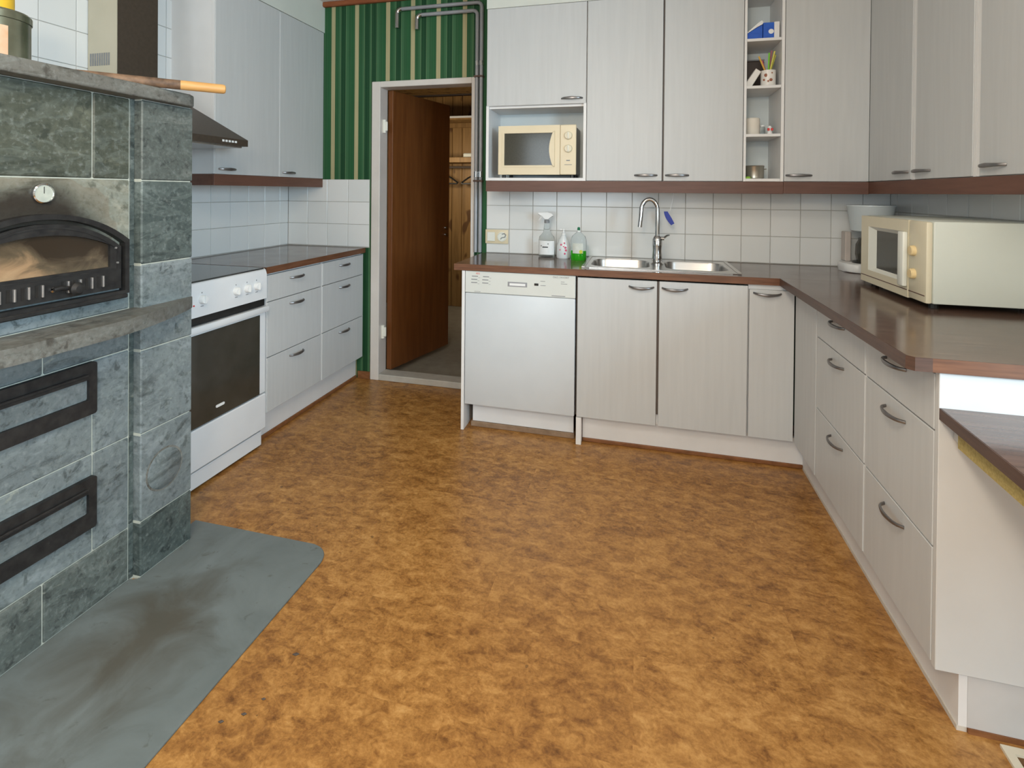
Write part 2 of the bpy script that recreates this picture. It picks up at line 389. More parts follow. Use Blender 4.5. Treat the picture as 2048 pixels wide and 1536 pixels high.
def bow(parent, c, along, out, L=.118, d=.026, m='handle', drop=0.):
    """bow pull: centre on the front, along = axis of the pull, out = away from the front"""
    c, al, ou = Vector(c), Vector(along), Vector(out); up = Vector((0, 0, 1))
    b = B(); pts = []; rs = []
    for k in range(13):
        t = -1 + 2*k/12; pts.append(c + al*(t*L/2) + ou*(d*(1 - t*t*t*t) if abs(t) > .8 else d*(1 - .59*t*t)) + up*(-drop*(1-t*t)))
    rings = []
    for k, p in enumerate(pts):
        t = -1 + 2*k/12; wv = .0078 - .003*abs(t); th = .0036
        tg = (pts[min(k+1, 12)] - pts[max(k-1, 0)]).normalized(); nn = tg.cross(up).normalized()
        rings.append([p + up*(wv*math.cos(a)) + nn*(th*math.sin(a)) for a in [q*PI/4 for q in range(8)]])
    b.faces_from(rings)
    return b.obj('handle', M[m], parent)

YW, XLW, XRW = 3.2325, -2.43, 1.31           # wall faces
ZT = 2.60                                    # ceiling
YB, XR, XL = 2.68, .7075, -1.818             # fronts of the base cabinets
YU, XRU, XLU = 2.95, 1.097, -2.143           # fronts of the wall cabinets
ZW, ZWB = .90, .866

# ================================================================== setting
struct(B().box(-2.6, 2.7, -2.9, YW+.02, -.10, 0).obj('floor', M['floor']))
struct(B().box(-2.6, 2.7, -2.9, YW+.12, ZT, ZT+.1).obj('ceiling', M['ceiling']))
wb = B(); wb.box(XLW-.1, -1.705, YW, YW+.09, 0, ZT).box(-1.705, -1.05, YW, YW+.09, 2.0, ZT).box(-1.05, XRW+.1, YW, YW+.09, 0, ZT)
wall_back = struct(wb.obj('wall_back', M['wallpaper']))
wall_left = struct(B().box(XLW-.1, XLW, -2.8, YW+.09, 0, ZT).obj('wall_left', M['wall_paint']))
wr = B(); wr.box(XRW, XRW+.1, 1.2, YW+.09, 0, ZT)
wall_right = struct(wr.obj('wall_right', M['wall_paint']))
ws = B(); ws.box(2.5, 2.6, -2.8, -1.2, 0, ZT).box(2.5, 2.6, .5, 1.3, 0, ZT).box(2.5, 2.6, -1.2, .5, 0, .9).box(2.5, 2.6, -1.2, .5, 2.2, ZT).box(1.41, 2.5, 1.2, 1.3, 0, ZT)
struct(ws.obj('wall_dining', M['wall_paint']))
wf = B(); wf.box(-2.53, -1.85, -2.8, -2.7, 0, ZT).box(.05, 2.6, -2.8, -2.7, 0, ZT).box(-1.85, .05, -2.8, -2.7, 0, .95).box(-1.85, .05, -2.8, -2.7, 2.25, ZT)
struct(wf.obj('wall_front', M['wall_paint']))
# boxed-in soffits flush with the wall cabinets, cornice over the wallpaper
struct(B().box(XLW, XLU+.004, 2.256, YW, 2.392, ZT).obj('trim_1', M['white_paint']))
struct(B().box(-.872, XRW, YU-.004, YW, 2.362, ZT).obj('trim_2', M['white_paint']))
struct(B().box(XRU-.004, XRW, 1.45, YU-.004, 2.362, ZT).obj('trim_3', M['white_paint']))
struct(B().box(XLU, -.975, YW-.03, YW, 2.566, ZT, .006).obj('trim_4', M['cornice']))
# corner skirting between cabinet and door
struct(B().box(-1.86, -1.768, YW-.012, YW, 0, .05, .002).obj('baseboard_back', M['brown_trim']))

# ---- tiles: grout bed on each wall, every tile a part of its wall
tile_me = {}
def tile(parent, face, u0, u1, z0, z1):
    g_ = .0016; key = (face, round(u1-u0, 3), round(z1-z0, 3))
    if key not in tile_me:
        b = B(); hw, hh = (u1-u0)/2 - g_, (z1-z0)/2 - g_
        if face == 'back': b.box(-hw, hw, -.003, .003, -hh, hh, .0012)
        else: b.box(-.003, .003, -hw, hw, -hh, hh, .0012)
        me = b.obj('tile', M['tile']); tile_me[key] = me.data; bpy.data.objects.remove(me)
    o = bpy.data.objects.new('tile', tile_me[key]); COL.objects.link(o); o.parent = parent
    uc, zc = (u0+u1)/2, (z0+z1)/2; j = random.uniform(-.0003, .0003)
    o.location = {'back': (uc, YW-.0055+j, zc), 'left': (XLW+.0055+j, uc, zc), 'right': (XRW-.0055+j, uc, zc)}[face]
def cuts(a, b, start, step):
    k = math.ceil((a-start)/step + 1e-6); out = [a]
    while start + k*step < b - 1e-4:
        if start + k*step - a > .012: out.append(start + k*step)
        k += 1
    return out + [b]
def tiled(parent, face, us, zs, skip=None):
    for u0, u1 in zip(us, us[1:]):
        for z0, z1 in zip(zs, zs[1:]):
            if skip and skip((u0+u1)/2, (z0+z1)/2): continue
            tile(parent, face, u0, u1, z0, z1)
B().box(-.945, XRW, YW-.004, YW, ZW, 1.345).obj('grout', M['grout'], wall_back)
tiled(wall_back, 'back', cuts(-.945, XRW-.008, -.793, .1512), [.902, 1.053, 1.204, 1.345])
B().box(XLW, -1.781, YW-.004, YW, ZW, 1.367).obj('grout', M['grout'], wall_back)
tiled(wall_back, 'back', [XLW+.008, -2.262, -2.105, -1.943, -1.781], [.904, 1.058, 1.212, 1.367])
zs = [.904 + .1548*k for k in range(12)]
B().box(XLW, XLW+.004, 1.45, 2.254, .80, zs[-1]).box(XLW, XLW+.004, 2.254, YW-.008, .9, 1.367).obj('grout', M['grout'], wall_left)
tiled(wall_left, 'left', [1.466]+[3.134-.1517*k for k in range(10, -1, -1)]+[YW-.008], zs, lambda u, z: u > 2.30 and z > 1.37)
B().box(XRW-.004, XRW, 1.5, YW-.008, ZW, 1.345).obj('grout', M['grout'], wall_right)
tiled(wall_right, 'right', cuts(1.5, YW-.008, 3.15, .1512), [.902, 1.053, 1.204, 1.345])

# ---- doorway, door leaf, hall behind
d1 = thing('door_1', 'dark red-brown veneered door standing open into the hall', 'door', (-1.69, YW+.06, 0)); d1['kind'] = 'structure'
fr = B(); fr.box(-1.765, -1.702, YW-.012, YW+.10, 0, 2.032, .003).box(-1.052, -1.028, YW-.012, YW+.10, 0, 2.032, .003).box(-1.702, -1.052, YW-.012, YW+.10, 1.992, 2.032, .003)
fr.obj('door_frame', M['frame'], d1, 'off-white painted door frame')
B().box(-1.702, -1.052, YW-.012, YW+.10, 0, .042, .004).obj('threshold', M['threshold'], d1, 'worn grey threshold')
ang = math.atan2(3.95-(YW+.085), -1.53+1.685)
lf = B(); lf.box(0, .70, -.04, 0, .05, 1.985, .002)
T = Matrix.Translation((-1.69, YW+.085, 0)) @ Matrix.Rotation(ang, 4, 'Z')
leaf = lf.turn(T).obj('door_leaf', M['door'], d1)
for z_ in (1.733, .322):
    B().tube([(-1.694, YW+.035, z_-.045), (-1.694, YW+.035, z_+.045)], .012, 10).box(-1.704, -1.668, YW+.026, YW+.038, z_-.032, z_+.032, .003).obj('hinge', M['ivory_light'], d1)
lk = B()
for z_ in (1.0, .945): lk.lathe([(.0, -.012), (.011, -.012), (.013, -.004), (.013, 0)], (.645, -.041, z_), 12, 'y')
lk.turn(T).obj('lock', M['chrome'], leaf)

struct(B().box(-2.8, -.2, YW+.09, 5.6, -.10, 0).obj('floor_hall', M['hall_floor']))
hb = struct(B().box(-2.8, -.2, 5.55, 5.65, 0, 2.45).obj('wall_hall_back', M['gap']))
xs_ = [-2.62 + .118*k for k in range(14)]
for a, b_ in zip(xs_, xs_[1:]):
    B().box(a+.0015, b_-.0015, 5.535, 5.55, 0, 2.36, .004).obj('plank', M['pine'], hb)
struct(B().box(-2.9, -2.8, YW+.09, 5.65, 0, 2.45).obj('wall_hall_left', M['pine']))
struct(B().box(-.2, -.1, YW+.09, 5.65, 0, 2.45).obj('wall_hall_right', M['pine']))
hc = struct(B().box(-2.9, -.1, YW+.09, 5.65, 2.40, 2.5).obj('ceiling_hall', M['gap']))
for k in range(16):
    B().box(-2.8, -.2, YW+.10+.145*k, YW+.24+.145*k, 2.385, 2.40, .003).obj('plank', M['pine'], hc)
hs = thing('hat_shelf', 'upper pine hat shelf with a white front edge in the hall', 'shelf', (-2.0, 5.45, 2.06))
B().box(-2.62, -1.1, 5.26, 5.534, 2.055, 2.085, .003).obj('shelf_board', M['pine'], hs); B().box(-2.62, -1.1, 5.25, 5.26, 2.072, 2.092).obj('edge_strip', M['white'], hs)
B().box(-2.62, -1.1, 5.505, 5.534, 2.0, 2.054, .003).obj('batten', M['pine'], hs)
cs = thing('coat_shelf', 'lower pine coat shelf with a dark hanging rail in the hall', 'shelf', (-2.0, 5.45, 1.58))
B().box(-2.62, -1.1, 5.26, 5.534, 1.60, 1.655, .003).obj('shelf_board', M['pine'], cs)
B().tube([(-2.62, 5.40, 1.555), (-1.1, 5.40, 1.555)], .012, 8).obj('rail', M['gap'], cs)
B().box(-2.62, -2.60, 5.36, 5.534, 1.53, 1.60).obj('rail_bracket', M['pine'], cs); B().box(-1.12, -1.1, 5.36, 5.534, 1.53, 1.60).obj('rail_bracket', M['pine'], cs)
tag(B().box(-1.82, -1.55, 5.30, 5.42, 1.656, 1.70, .008).obj('shoe_box', M['white_paint']), 'small white box lying on the lower hall shelf', 'box')
for k, (hx, lab) in enumerate(((-2.12, 'dark coat hanger on the hall rail beside the open door edge'), (-1.66, 'dark coat hanger on the hall rail beside the door frame'))):
    h = thing('coat_hanger', lab, 'hanger', (hx, 5.40, 1.568), 0, 'coat hangers on the hall rail')
    B().tube([(hx, 5.40, 1.50), (hx, 5.40, 1.53), (hx+.012, 5.40, 1.55), (hx+.013, 5.40, 1.567), (hx, 5.40, 1.575), (hx-.013, 5.40, 1.567)], .0035, 6).obj('hook', M['zinc'], h)
    B().tube([(hx-.21, 5.40, 1.385), (hx-.13, 5.40, 1.44), (hx, 5.40, 1.50), (hx+.13, 5.40, 1.44), (hx+.21, 5.40, 1.385), (hx+.20, 5.40, 1.375), (hx, 5.40, 1.38), (hx-.20, 5.40, 1.375), (hx-.21, 5.40, 1.385)], .009, 6).obj('shoulder_bar', M['black'], h)

# ================================================================== masonry oven
ov = thing('masonry_oven', 'grey-green soapstone bake oven with arched iron door and two stone-filled hatches', 'oven', (-1.60, 1.075, 0))
XF, XC = -1.603, -1.575
B().box(-2.25, XF-.0045, .60, 1.545, 0, 1.584).box(-2.25, XC-.0045, 1.358, 1.552, 0, 1.584).obj('mortar_core', M['mortar'], ov)
def stone(x1, y0, y1, z0, z1, m='stone', g_=.0018):
    return B().box(x1-.03, x1, y0+g_, y1-g_, z0+g_, z1-g_, .0035).obj('stone', M[m], ov)
rows = [(.008, .18, [.70, 1.085, 1.340], 'stone_mid'), (.18, .48, [.70, 1.223, 1.340], 'stone'), (.48, .766, [.70, 1.222, 1.340], 'stone'), (.766, .855, [.70, 1.085, 1.340], 'stone'),
        (.90, 1.04, [.70, 1.340], 'stone'), (1.04, 1.32, [.70, 1.340], 'stone_soot'), (1.32, 1.584, [.70, 1.22, 1.340], 'stone_olive')]
for z0, z1, ys, m_ in rows:
    for a, b_ in zip(ys, ys[1:]): stone(XF, a, b_, z0, z1, m_)
zc_ = [.008, .19, .48, .757, 1.041, 1.318, 1.584]
for z0, z1 in zip(zc_, zc_[1:]):
    m_ = M[{.008: 'stone_dark', 1.041: 'stone_dark', 1.318: 'stone_mid'}.get(z0, 'stone')]
    B().box(-1.66, XC, 1.357, 1.56, z0+.0018, z1-.0018, .004).obj('stone', m_, ov)
    B().box(-1.66, XF-.0022, 1.3412, 1.3568, z0+.0004, z1-.0004, .001).obj('stone', M['stone_dark'], ov)  # groove strip in dark stone: shade of the recess put into its colour
sl = B(); pl = [(-2.25, .56), (-1.545, .56)] + [(-1.545-.035+.035*math.cos(a), 1.553-.035+.035*math.sin(a)) for a in [k*PI/12 for k in range(7)]] + [(-2.25, 1.553)]
sl.prism(pl, 'z', 1.585, 1.627, .006, 2).obj('top_slab', M['stone_shelf'], ov)
def shelf_x(y):
    t = abs(y - 1.075)
    return -1.468 if t < .12 else -1.468 - .107*((t-.12)/.365)**1.5
ys = [.59 + (1.56-.59)*k/28 for k in range(29)]
B().prism([(shelf_x(y), y) for y in ys] + [(-1.607, 1.56), (-1.607, .59)], 'z', .856, .90, .004, 2).obj('mantel_shelf', M['stone_shelf'], ov, 'worn bow-fronted stone shelf')
# soot plug
B().lathe([(.066, 0), (.066, .003), (.060, .006), (.0, .006)], (XC-.001, 1.447, .327), 32, 'x').obj('soot_plug', M['stone'], ov, 'round soot cleaning plug')
B().lathe([(.072, 0), (.072, .0015), (.066, .0016)], (XC-.0005, 1.447, .327), 32, 'x').obj('plug_ring', M['stone_shelf'], ov)
# arched door
def arch(y0, y1, z0, zs_, za, n=18):
    c, h = (y0+y1)/2, (y1-y0)/2
    return [(y0, z0), (y1, z0)] + [(c + h*math.cos(PI*k/n), zs_ + (za-zs_)*math.sin(PI*k/n)**.9 if 0 < k < n else zs_) for k in range(n+1)]
def arc(y0, y1, z0, zs_, za, n=18):                                # segment of a circle rather than an ellipse
    c, h = (y0+y1)/2, (y1-y0)/2; s_ = za - zs_; R = (h*h + s_*s_)/(2*s_); a0 = math.asin(h/R)
    return [(y0, z0), (y1, z0)] + [(c + R*math.sin(a0 - 2*a0*k/n), za - R + R*math.cos(a0 - 2*a0*k/n)) for k in range(n+1)]
A0 = arc(.832, 1.318, .957, 1.128, 1.218); A1 = arc(.846, 1.304, .968, 1.118, 1.203); A2 = arc(.858, 1.294, .976, 1.108, 1.190); A3 = arc(.890, 1.259, 1.047, 1.116, 1.158)
B().ring(A0, A1, 'x', XF, -1.578).obj('oven_door_frame', M['iron'], ov, 'arched cast-iron surround')
dr = B(); dr.ring(A2, A3, 'x', XF, -1.583); door = dr.obj('oven_door', M['iron'], ov)
B().prism(A3, 'x', XF, -1.592).obj('glass', M['sooty_glass'], door, 'smoke-stained glass')
for A_, x_ in ((arc(.866, 1.286, 1.036, 1.104, 1.182), -1.5815),):
    B().ring(A_, arc(.872, 1.280, 1.040, 1.100, 1.177), 'x', -1.583, x_).obj('door_bead', M['iron'], door)
for k in range(9):
    yy = .925 + .0335*k if k < 5 else .925 + .0335*(k+1)
    B().box(-1.5834, -1.5822, yy-.009, yy+.003, .990, 1.024).obj('vent_slot', M['black'], door)
    B().box(-1.583, -1.5745, yy+.004, yy+.009, .990, 1.024, .001).obj('vent_fin', M['zinc'], door)
kb = B(); kb.lathe([(.006, 0), (.006, .025), (.016, .028), (.019, .040), (.012, .050), (0, .051)], (-1.583, 1.133, 1.004), 16, 'x')
kb.tube([(-1.565, 1.133, 1.004), (-1.562, 1.10, 1.010), (-1.565, 1.085, 1.008)], .006, 8).obj('door_knob', M['iron'], door)
B().lathe([(.007, 0), (.007, .004), (0, .006)], (-1.583, 1.093, 1.005), 12, 'x').obj('latch_pin', M['chrome'], door)
for yy, zz in ((1.282, 1.058), (1.276, 1.105)): B().lathe([(.004, 0), (.003, .003), (0, .003)], (-1.583, yy, zz), 8, 'x').obj('rivet', M['zinc'], door)
B().box(XF, -1.572, .84, 1.31, .944, .957, .003).obj('door_sill', M['iron'], ov)
# thermometer
th = B(); th.lathe([(.028, 0), (.028, .009), (.025, .011), (.0245, .008), (0, .008)], (XF, 1.080, 1.275), 28, 'x')
thm = th.obj('thermometer', M['chrome'], ov, 'round dial thermometer')
B().lathe([(.024, .0081), (0, .0085)], (XF, 1.080, 1.275), 24, 'x').obj('dial', speckled('grey_green_dial', (.40, .44, .40), (.50, .54, .48), 60, rough=.2), thm)
B().box(XF+.0086, XF+.0092, 1.0792, 1.0808, 1.275, 1.294).turn(Matrix.Identity(4)).obj('needle', M['black'], thm)
# hatches
for z0, z1, i0, i1 in ((.609, .766, .655, .716), (.263, .418, .310, .372)):
    hb_ = B(); o_, i_ = rounded(.928, 1.224, z0, z1, .008, 3), rounded(.950, 1.200, i0, i1, .004, 3)
    hb_.ring(o_, i_, 'x', XF, -1.588); h = hb_.obj('hatch', M['iron'], ov, 'black iron hatch framing a stone slab')
    B().box(XF, -1.598, .948, 1.202, i0-.002, i1+.002).obj('hatch_stone', M['stone'], h)
    B().box(-1.588, -1.578, .955, 1.192, i1+.012, i1+.020, .002).obj('grip_rail', M['iron'], h)

# hearth plate
hp = [(-1.05, .30)] + [(-1.05-.075+.075*math.cos(a), 1.655-.075+.075*math.sin(a)) for a in [k*PI/16 for k in range(9)]] + [(-1.65, 1.655), (-1.65, 1.564), (-1.580, 1.564), (-1.580, 1.350), (-1.6085, 1.345), (-1.6085, .30)]
tag(B().prism(hp, 'z', .0005, .0075, .002).obj('hearth_plate', M['plate']), 'grey steel floor plate with rounded corner, smudged with ash, in front of the oven', 'hearth plate')

# on top of the oven
cn = thing('storage_tin', 'round worn tin with a dark lid and peach label on the oven', 'tin', (-1.93, 1.155, 1.628))
CXY = (-1.93, 1.155)
B().lathe([(.0, 1.628), (.092, 1.628), (.095, 1.632), (.095, 1.803), (.0, 1.803)], (*CXY, 0), 32).obj('body', M['tin_green'], cn)
B().lathe([(.0945, 1.800), (.098, 1.802), (.098, 1.822), (.092, 1.829), (.085, 1.8295), (.083, 1.823), (0, 1.823)], (*CXY, 0), 32).obj('lid', M['tin_green'], cn)
lb = B()
ring0 = [(CXY[0] + .0957*math.cos(a), CXY[1] + .0957*math.sin(a)) for a in [(-2.0 + 1.88*k/14) for k in range(15)]]
lb.faces_from([[(p[0], p[1], 1.645) for p in ring0], [(p[0], p[1], 1.776) for p in ring0]], False, False, False).obj('paper_label', M['peach'], cn)
yt = thing('yellow_tin', 'small yellow tin standing on the lid of the round tin', 'tin', (-1.965, 1.182, 1.8305))
B().lathe([(.0, 1.8305), (.052, 1.8305), (.052, 1.93), (0, 1.93)], (-1.965, 1.182, 0), 24).obj('body', M['yellow'], yt)
B().lathe([(.054, 1.931), (.054, 1.945), (.05, 1.948), (0, 1.948)], (-1.965, 1.182, 0), 24).obj('lid', M['yellow'], yt)
rd = thing('wooden_peel_handle', 'scorched wooden stick lying across the oven top, its pale end sticking out', 'stick', (-1.57, 1.2, 1.628))
p0, p1 = Vector((-1.80, 1.137, 1.6445)), Vector((-1.417, 1.543, 1.6445)); pm = p0.lerp(p1, .755)
B().tube([p0, p0.lerp(p1, .3), pm], [.017, .017, .0165], 12).obj('scorched_shaft', speckled('scorched_wood', (.05, .032, .022), (.25, .15, .09), 22, rough=.6), rd)
B().tube([pm, p0.lerp(p1, .985), p0.lerp(p1, .996), p1], [.0167, .0167, .014, .008], 12).obj('grip', M['wood'], rd, 'bare pale wooden end')

# ================================================================== extractor hood
hd = thing('extractor_hood', 'dark brown pyramid extractor hood over the white cooker', 'extractor hood', (-2.2, 1.945, 1.505))
c = B(); lo = [(XLW+.012, 1.645), (-1.925, 1.645), (-1.925, 2.245), (XLW+.012, 2.245)]; up_ = [(XLW+.012, 1.82), (-2.25, 1.82), (-2.25, 2.02), (XLW+.012, 2.02)]
c.faces_from([[(*p, 1.508) for p in lo], [(*p, 1.540) for p in lo], [(*p, 1.785) for p in up_]])
c.obj('canopy', M['brown_black'], hd)
B().box(XLW+.03, -1.945, 1.665, 2.225, 1.500, 1.508).obj('filter_panel', M['steel'], hd)
B().box(XLW+.012, -2.25, 1.82, 2.02, 1.785, 2.59).obj('chimney_duct', M['brown_black'], hd)
side = B().box(XLW+.012, -2.252, 1.8165, 1.8195, 1.70, 2.59).obj('duct_side_panel', M['hood_side'], hd, 'pale beige duct side')
vb = B()
for k in range(9): vb.box(-2.405+.0132*k, -2.397+.0132*k, 1.8150, 1.8164, 1.842, 1.898)
vb.obj('vent_grille', M['grey_ink'], side, kind='stuff')
lg = B()
for k in range(5): lg.box(-1.9249, -1.9243, 2.075+.020*k, 2.089+.020*k, 1.520, 1.530, .0002)
lg.obj('badge', M['white'], hd, 'small white badge')

# ================================================================== cooker
ck = thing('cooker', 'white freestanding electric cooker with dark oven window', 'cooker', (-2.1, 1.94, 0))
XS = -1.80; Y0, Y1 = 1.640, 2.238
B().box(-2.40, XS-.03, Y0, Y1, .085, .885, .004).obj('body', M['appliance'], ck)
B().box(-2.40, XS-.065, Y0+.02, Y1-.02, .0, .085).obj('plinth', M['plinth'], ck)
B().box(-2.40, XS-.012, Y0+.006, Y1-.006, .885, .9005, .004).obj('hob', M['hob'], ck, 'dark glass hob')
cp = B(); cp.prism([(XS-.035, .748), (XS, .748), (XS, .872), (XS-.006, .890), (XS-.02, .899), (XS-.035, .900)], 'y', Y0, Y1, .004)
# prism over 'y' takes (x, z) pairs
cpo = cp.obj('control_panel', M['appliance'], ck)
for yy in (1.833, 2.028, 2.098, 2.162):
    k_ = B(); k_.lathe([(.019, 0), (.018, .015), (.016, .018), (0, .018)], (XS, yy, .820), 20, 'x').box(XS+.015, XS+.024, yy-.004, yy+.004, .803, .838, .002)
    kn = k_.obj('knob', M['white'], cpo); B().box(XS+.0005, XS+.0012, yy-.008, yy+.008, .790, .793).obj('mark', M['grey_ink'], kn)
    B().box(XS+.0002, XS+.0012, yy-.003, yy+.001, .846, .852).obj('mark', M['grey_ink'], kn)
B().lathe([(.004, 0), (.003, .003), (0, .003)], (XS, 1.79, .80), 8, 'x').obj('pilot_lamp', M['red_ink'], cpo)
B().box(XS-.028, XS-.012, Y0+.005, Y1-.005, .712, .747).obj('gap_strip', M['black'], ck)
od = B().box(XS-.028, XS-.004, Y0+.004, Y1-.004, .276, .708, .004).obj('oven_door', M['appliance'], ck)
B().box(XS-.004, XS-.0015, Y0+.045, Y1-.048, .278, .672, .001).obj('oven_window', M['glass_dark'], od)
B().box(XS-.004, XS+.016, Y0+.004, Y1-.000, .682, .712, .007, 2).obj('door_handle', M['appliance'], od)
bd = B(); bd.prism(rounded(1.912, 1.962, .322, .334, .0058, 4), 'x', XS-.0015, XS+.0008).obj('badge', M['white'], od)
B().box(XS-.028, XS-.002, Y0+.002, Y1-.002, .095, .270, .005).obj('warming_drawer', M['appliance'], ck)
B().box(XS-.05, XS-.018, Y0+.01, Y1-.014, .012, .082, .002).obj('toe_board', M['appliance'], ck)

# ================================================================== base cabinets
def drawer_unit(name, label, x_or, side, a0, a1, gaps, group, end_skip=0):
    """side 'L': fronts face +x at x_or, 'R': fronts face -x at x_or"""
    s_ = 1 if side == 'L' else -1
    t = thing(name, label, 'cabinet', (x_or - s_*.28, (a0+a1)/2, 0), 0, group)
    xb = XLW+.02 if side == 'L' else XRW-.02
    lo, hi = sorted((xb, x_or - s_*.021))
    B().box(lo, hi, a0+.001, a1-.001, gaps[-1]+.001, ZWB-.003).obj('body', M['white_board'], t)
    for z1, z0 in zip(gaps, gaps[1:]):
        f0, f1 = sorted((x_or - s_*.019, x_or))
        f_ = B().box(f0, f1, a0+.0055, a1-.0055, z0+.002, z1-.002, .0015).obj('drawer', M['front'], t)
        bow(f_, (x_or, (a0+a1)/2, z1-.040), (0, 1, 0), (s_, 0, 0))
    for e0 in (a0+.0005, a1-.0045):
        g0, g1 = sorted((x_or - s_*.0205, x_or - s_*.003)); B().box(g0, g1, e0, e0+.004, gaps[-1]+.001, gaps[0]).obj('body_edge', M['white_board'], t)
    return t
gl = [.857, .7187, .435, .154]; gr = [.857, .715, .428, .143]
drawer_unit('drawer_unit', 'grey three-drawer base unit standing next to the white cooker', XL, 'L', 2.258, 2.735, gl, 'three-drawer base units')
drawer_unit('drawer_unit', 'grey three-drawer base unit in the wallpapered corner near the doorway', XL, 'L', 2.735, 3.218, gl, 'three-drawer base units')
t = thing('plinth', 'white plinth board under the drawers beside the cooker', 'plinth', (-1.87, 2.73, 0)); B().box(-1.890, -1.872, 2.262, 3.218, .022, .150).obj('plinth_board', M['plinth'], t)
B().box(-1.890, -1.864, 2.262, 3.218, .0, .022, .003).obj('bottom_moulding', M['brown_trim'], t, 'brown wooden moulding')
t = thing('worktop', 'short dark brown worktop in the tiled corner beside the cooker', 'worktop', (-2.1, 2.74, ZW))
B().box(XLW+.009, XL+.010, 2.243, YW-.009, ZWB, ZW).obj('top_board', M['worktop_y'], t)
B().box(XL+.010, XL+.012, 2.243, YW-.009, ZWB+.0005, ZW-.0005).obj('edge_band', M['edge'], t)

# sink run
dw = thing('dishwasher', 'white built-in dishwasher with a cream control panel', 'dishwasher', (-.605, 2.95, 0))
DX0, DX1 = -.902, -.308
B().box(DX0+.003, DX1-.003, YB+.022, YW-.02, .145, .862).obj('body', M['white_board'], dw)
B().box(DX0, DX1, YB, YB+.020, .141, .7455, .006, 2).obj('door', speckled('cool_white_enamel', (.585, .625, .655), (.61, .65, .68), 8, rough=.3), dw)
pn = B().box(DX0, DX1, YB, YB+.020, .7475, .8635, .002).obj('control_panel', speckled('cream_white_panel', (.62, .645, .615), (.65, .675, .645), 6, rough=.3), dw)
hnd = B().box(-.665, -.560, YB-.0012, YB, .791, .816, .0005).obj('door_grip', M['pipe'], pn); B().box(-.655, -.570, YB-.0018, YB-.0012, .797, .809).obj('grip_recess', M['white'], hnd)
B().box(-.522, -.500, YB-.003, YB, .803, .815, .001).obj('power_switch', M['black'], pn)
R90 = (PI/2, 0, 0)
text('AEG', .012, (-.842, YB-.0006, .8475), R90, M['red_ink'], pn)
text('ÖKO_FAVORIT', .0125, (-.425, YB-.0006, .8475), R90, M['grey_ink'], pn)
mk = B()
for i in range(3):
    for j in range(2):
        xx, zz = -.868 + .062*j + .004*(i == 0), .836 - .017*i
        mk.box(xx, xx+.034, YB-.0005, YB, zz-.0022, zz+.0022).box(xx+.036, xx+.046, YB-.0005, YB, zz-.007, zz-.0055)
mk.box(-.49, -.465, YB-.0005, YB, .826, .8285).box(-.49, -.462, YB-.0005, YB, .804, .8065).box(-.383, -.364, YB-.0005, YB, .828, .8305).box(-.383, -.35, YB-.0005, YB, .818, .8205)
mk.box(-.85, -.815, YB-.0005, YB, .7535, .7555).box(-.43, -.36, YB-.0005, YB, .7535, .757)
mk.obj('printed_marks', M['grey_ink'], pn, kind='stuff')
B().box(DX0+.03, DX1-.01, YB+.062, YB+.08, .030, .140).obj('kick_plate', M['appliance'], dw)
B().box(DX0+.02, DX1-.005, YB+.055, YB+.09, .0, .028, .003).obj('wooden_sill', speckled('dusty_brown_wood', (.20, .13, .08), (.30, .21, .14), 20, rough=.7), dw)
tag(B().box(-.921, -.9045, YB-.001, YW-.01, .0, .864, .0012).obj('end_panel', M['white_board']), 'thin white end panel standing at the doorway side of the dishwasher', 'panel')
tag(B().box(-.306, -.2995, YB+.030, YW-.01, .142, .864).obj('gap_shade_board', M['gap']), 'dark strip standing for the shade between dishwasher and sink cabinet', 'panel')  # dark board fills the gap, its colour stands for the shade inside
tag(B().box(-.299, -.272, YB+.0, YB+.05, .0, .139, .0012).obj('support_foot', M['white_board']), 'short white panel foot under the sink cabinet beside the dishwasher', 'panel')

def door_unit(name, label, x0, x1, doors, handle_at, group=None, zlo=.143, zhi=.857):
    t = thing(name, label, 'cabinet', ((x0+x1)/2, 2.95, 0), 0, group)
    B().box(x0+.001, x1-.001, YB+.021, YW-.02, zlo, ZWB-.003 if x1 > .6 else .745).obj('body', M['white_board'], t)
    for (a, b_), hx in zip(doors, handle_at):
        f_ = B().box(a, b_, YB, YB+.019, zlo, zhi, .0015).obj('door', M['front'], t)
        bow(f_, (hx, YB, .826), (1, 0, 0), (0, -1, 0), drop=.006)
    return t
sc = door_unit('sink_cabinet', 'grey two-door cabinet under the steel sink', -.2985, .507, ((-.297, .0925), (.1035, .505)), (.018, .176))
B().box(.093, .103, YB+.001, YB+.02, .20, .857).obj('door_gap', M['gap'], sc)
door_unit('narrow_cabinet', 'narrow grey one-door cabinet in the corner beside the sink cabinet', .5085, .7065, ((.5115, .704),), (.588,), zhi=.842)
t = thing('plinth', 'long white plinth board under the sink cabinet', 'plinth', (.24, 2.74, 0)); B().box(-.270, .765, YB+.053, YB+.07, .018, .1415).obj('plinth_board', M['plinth'], t)
B().box(-.270, .762, YB+.045, YB+.07, .0, .018, .003).obj('bottom_moulding', M['brown_trim'], t, 'brown wooden moulding')

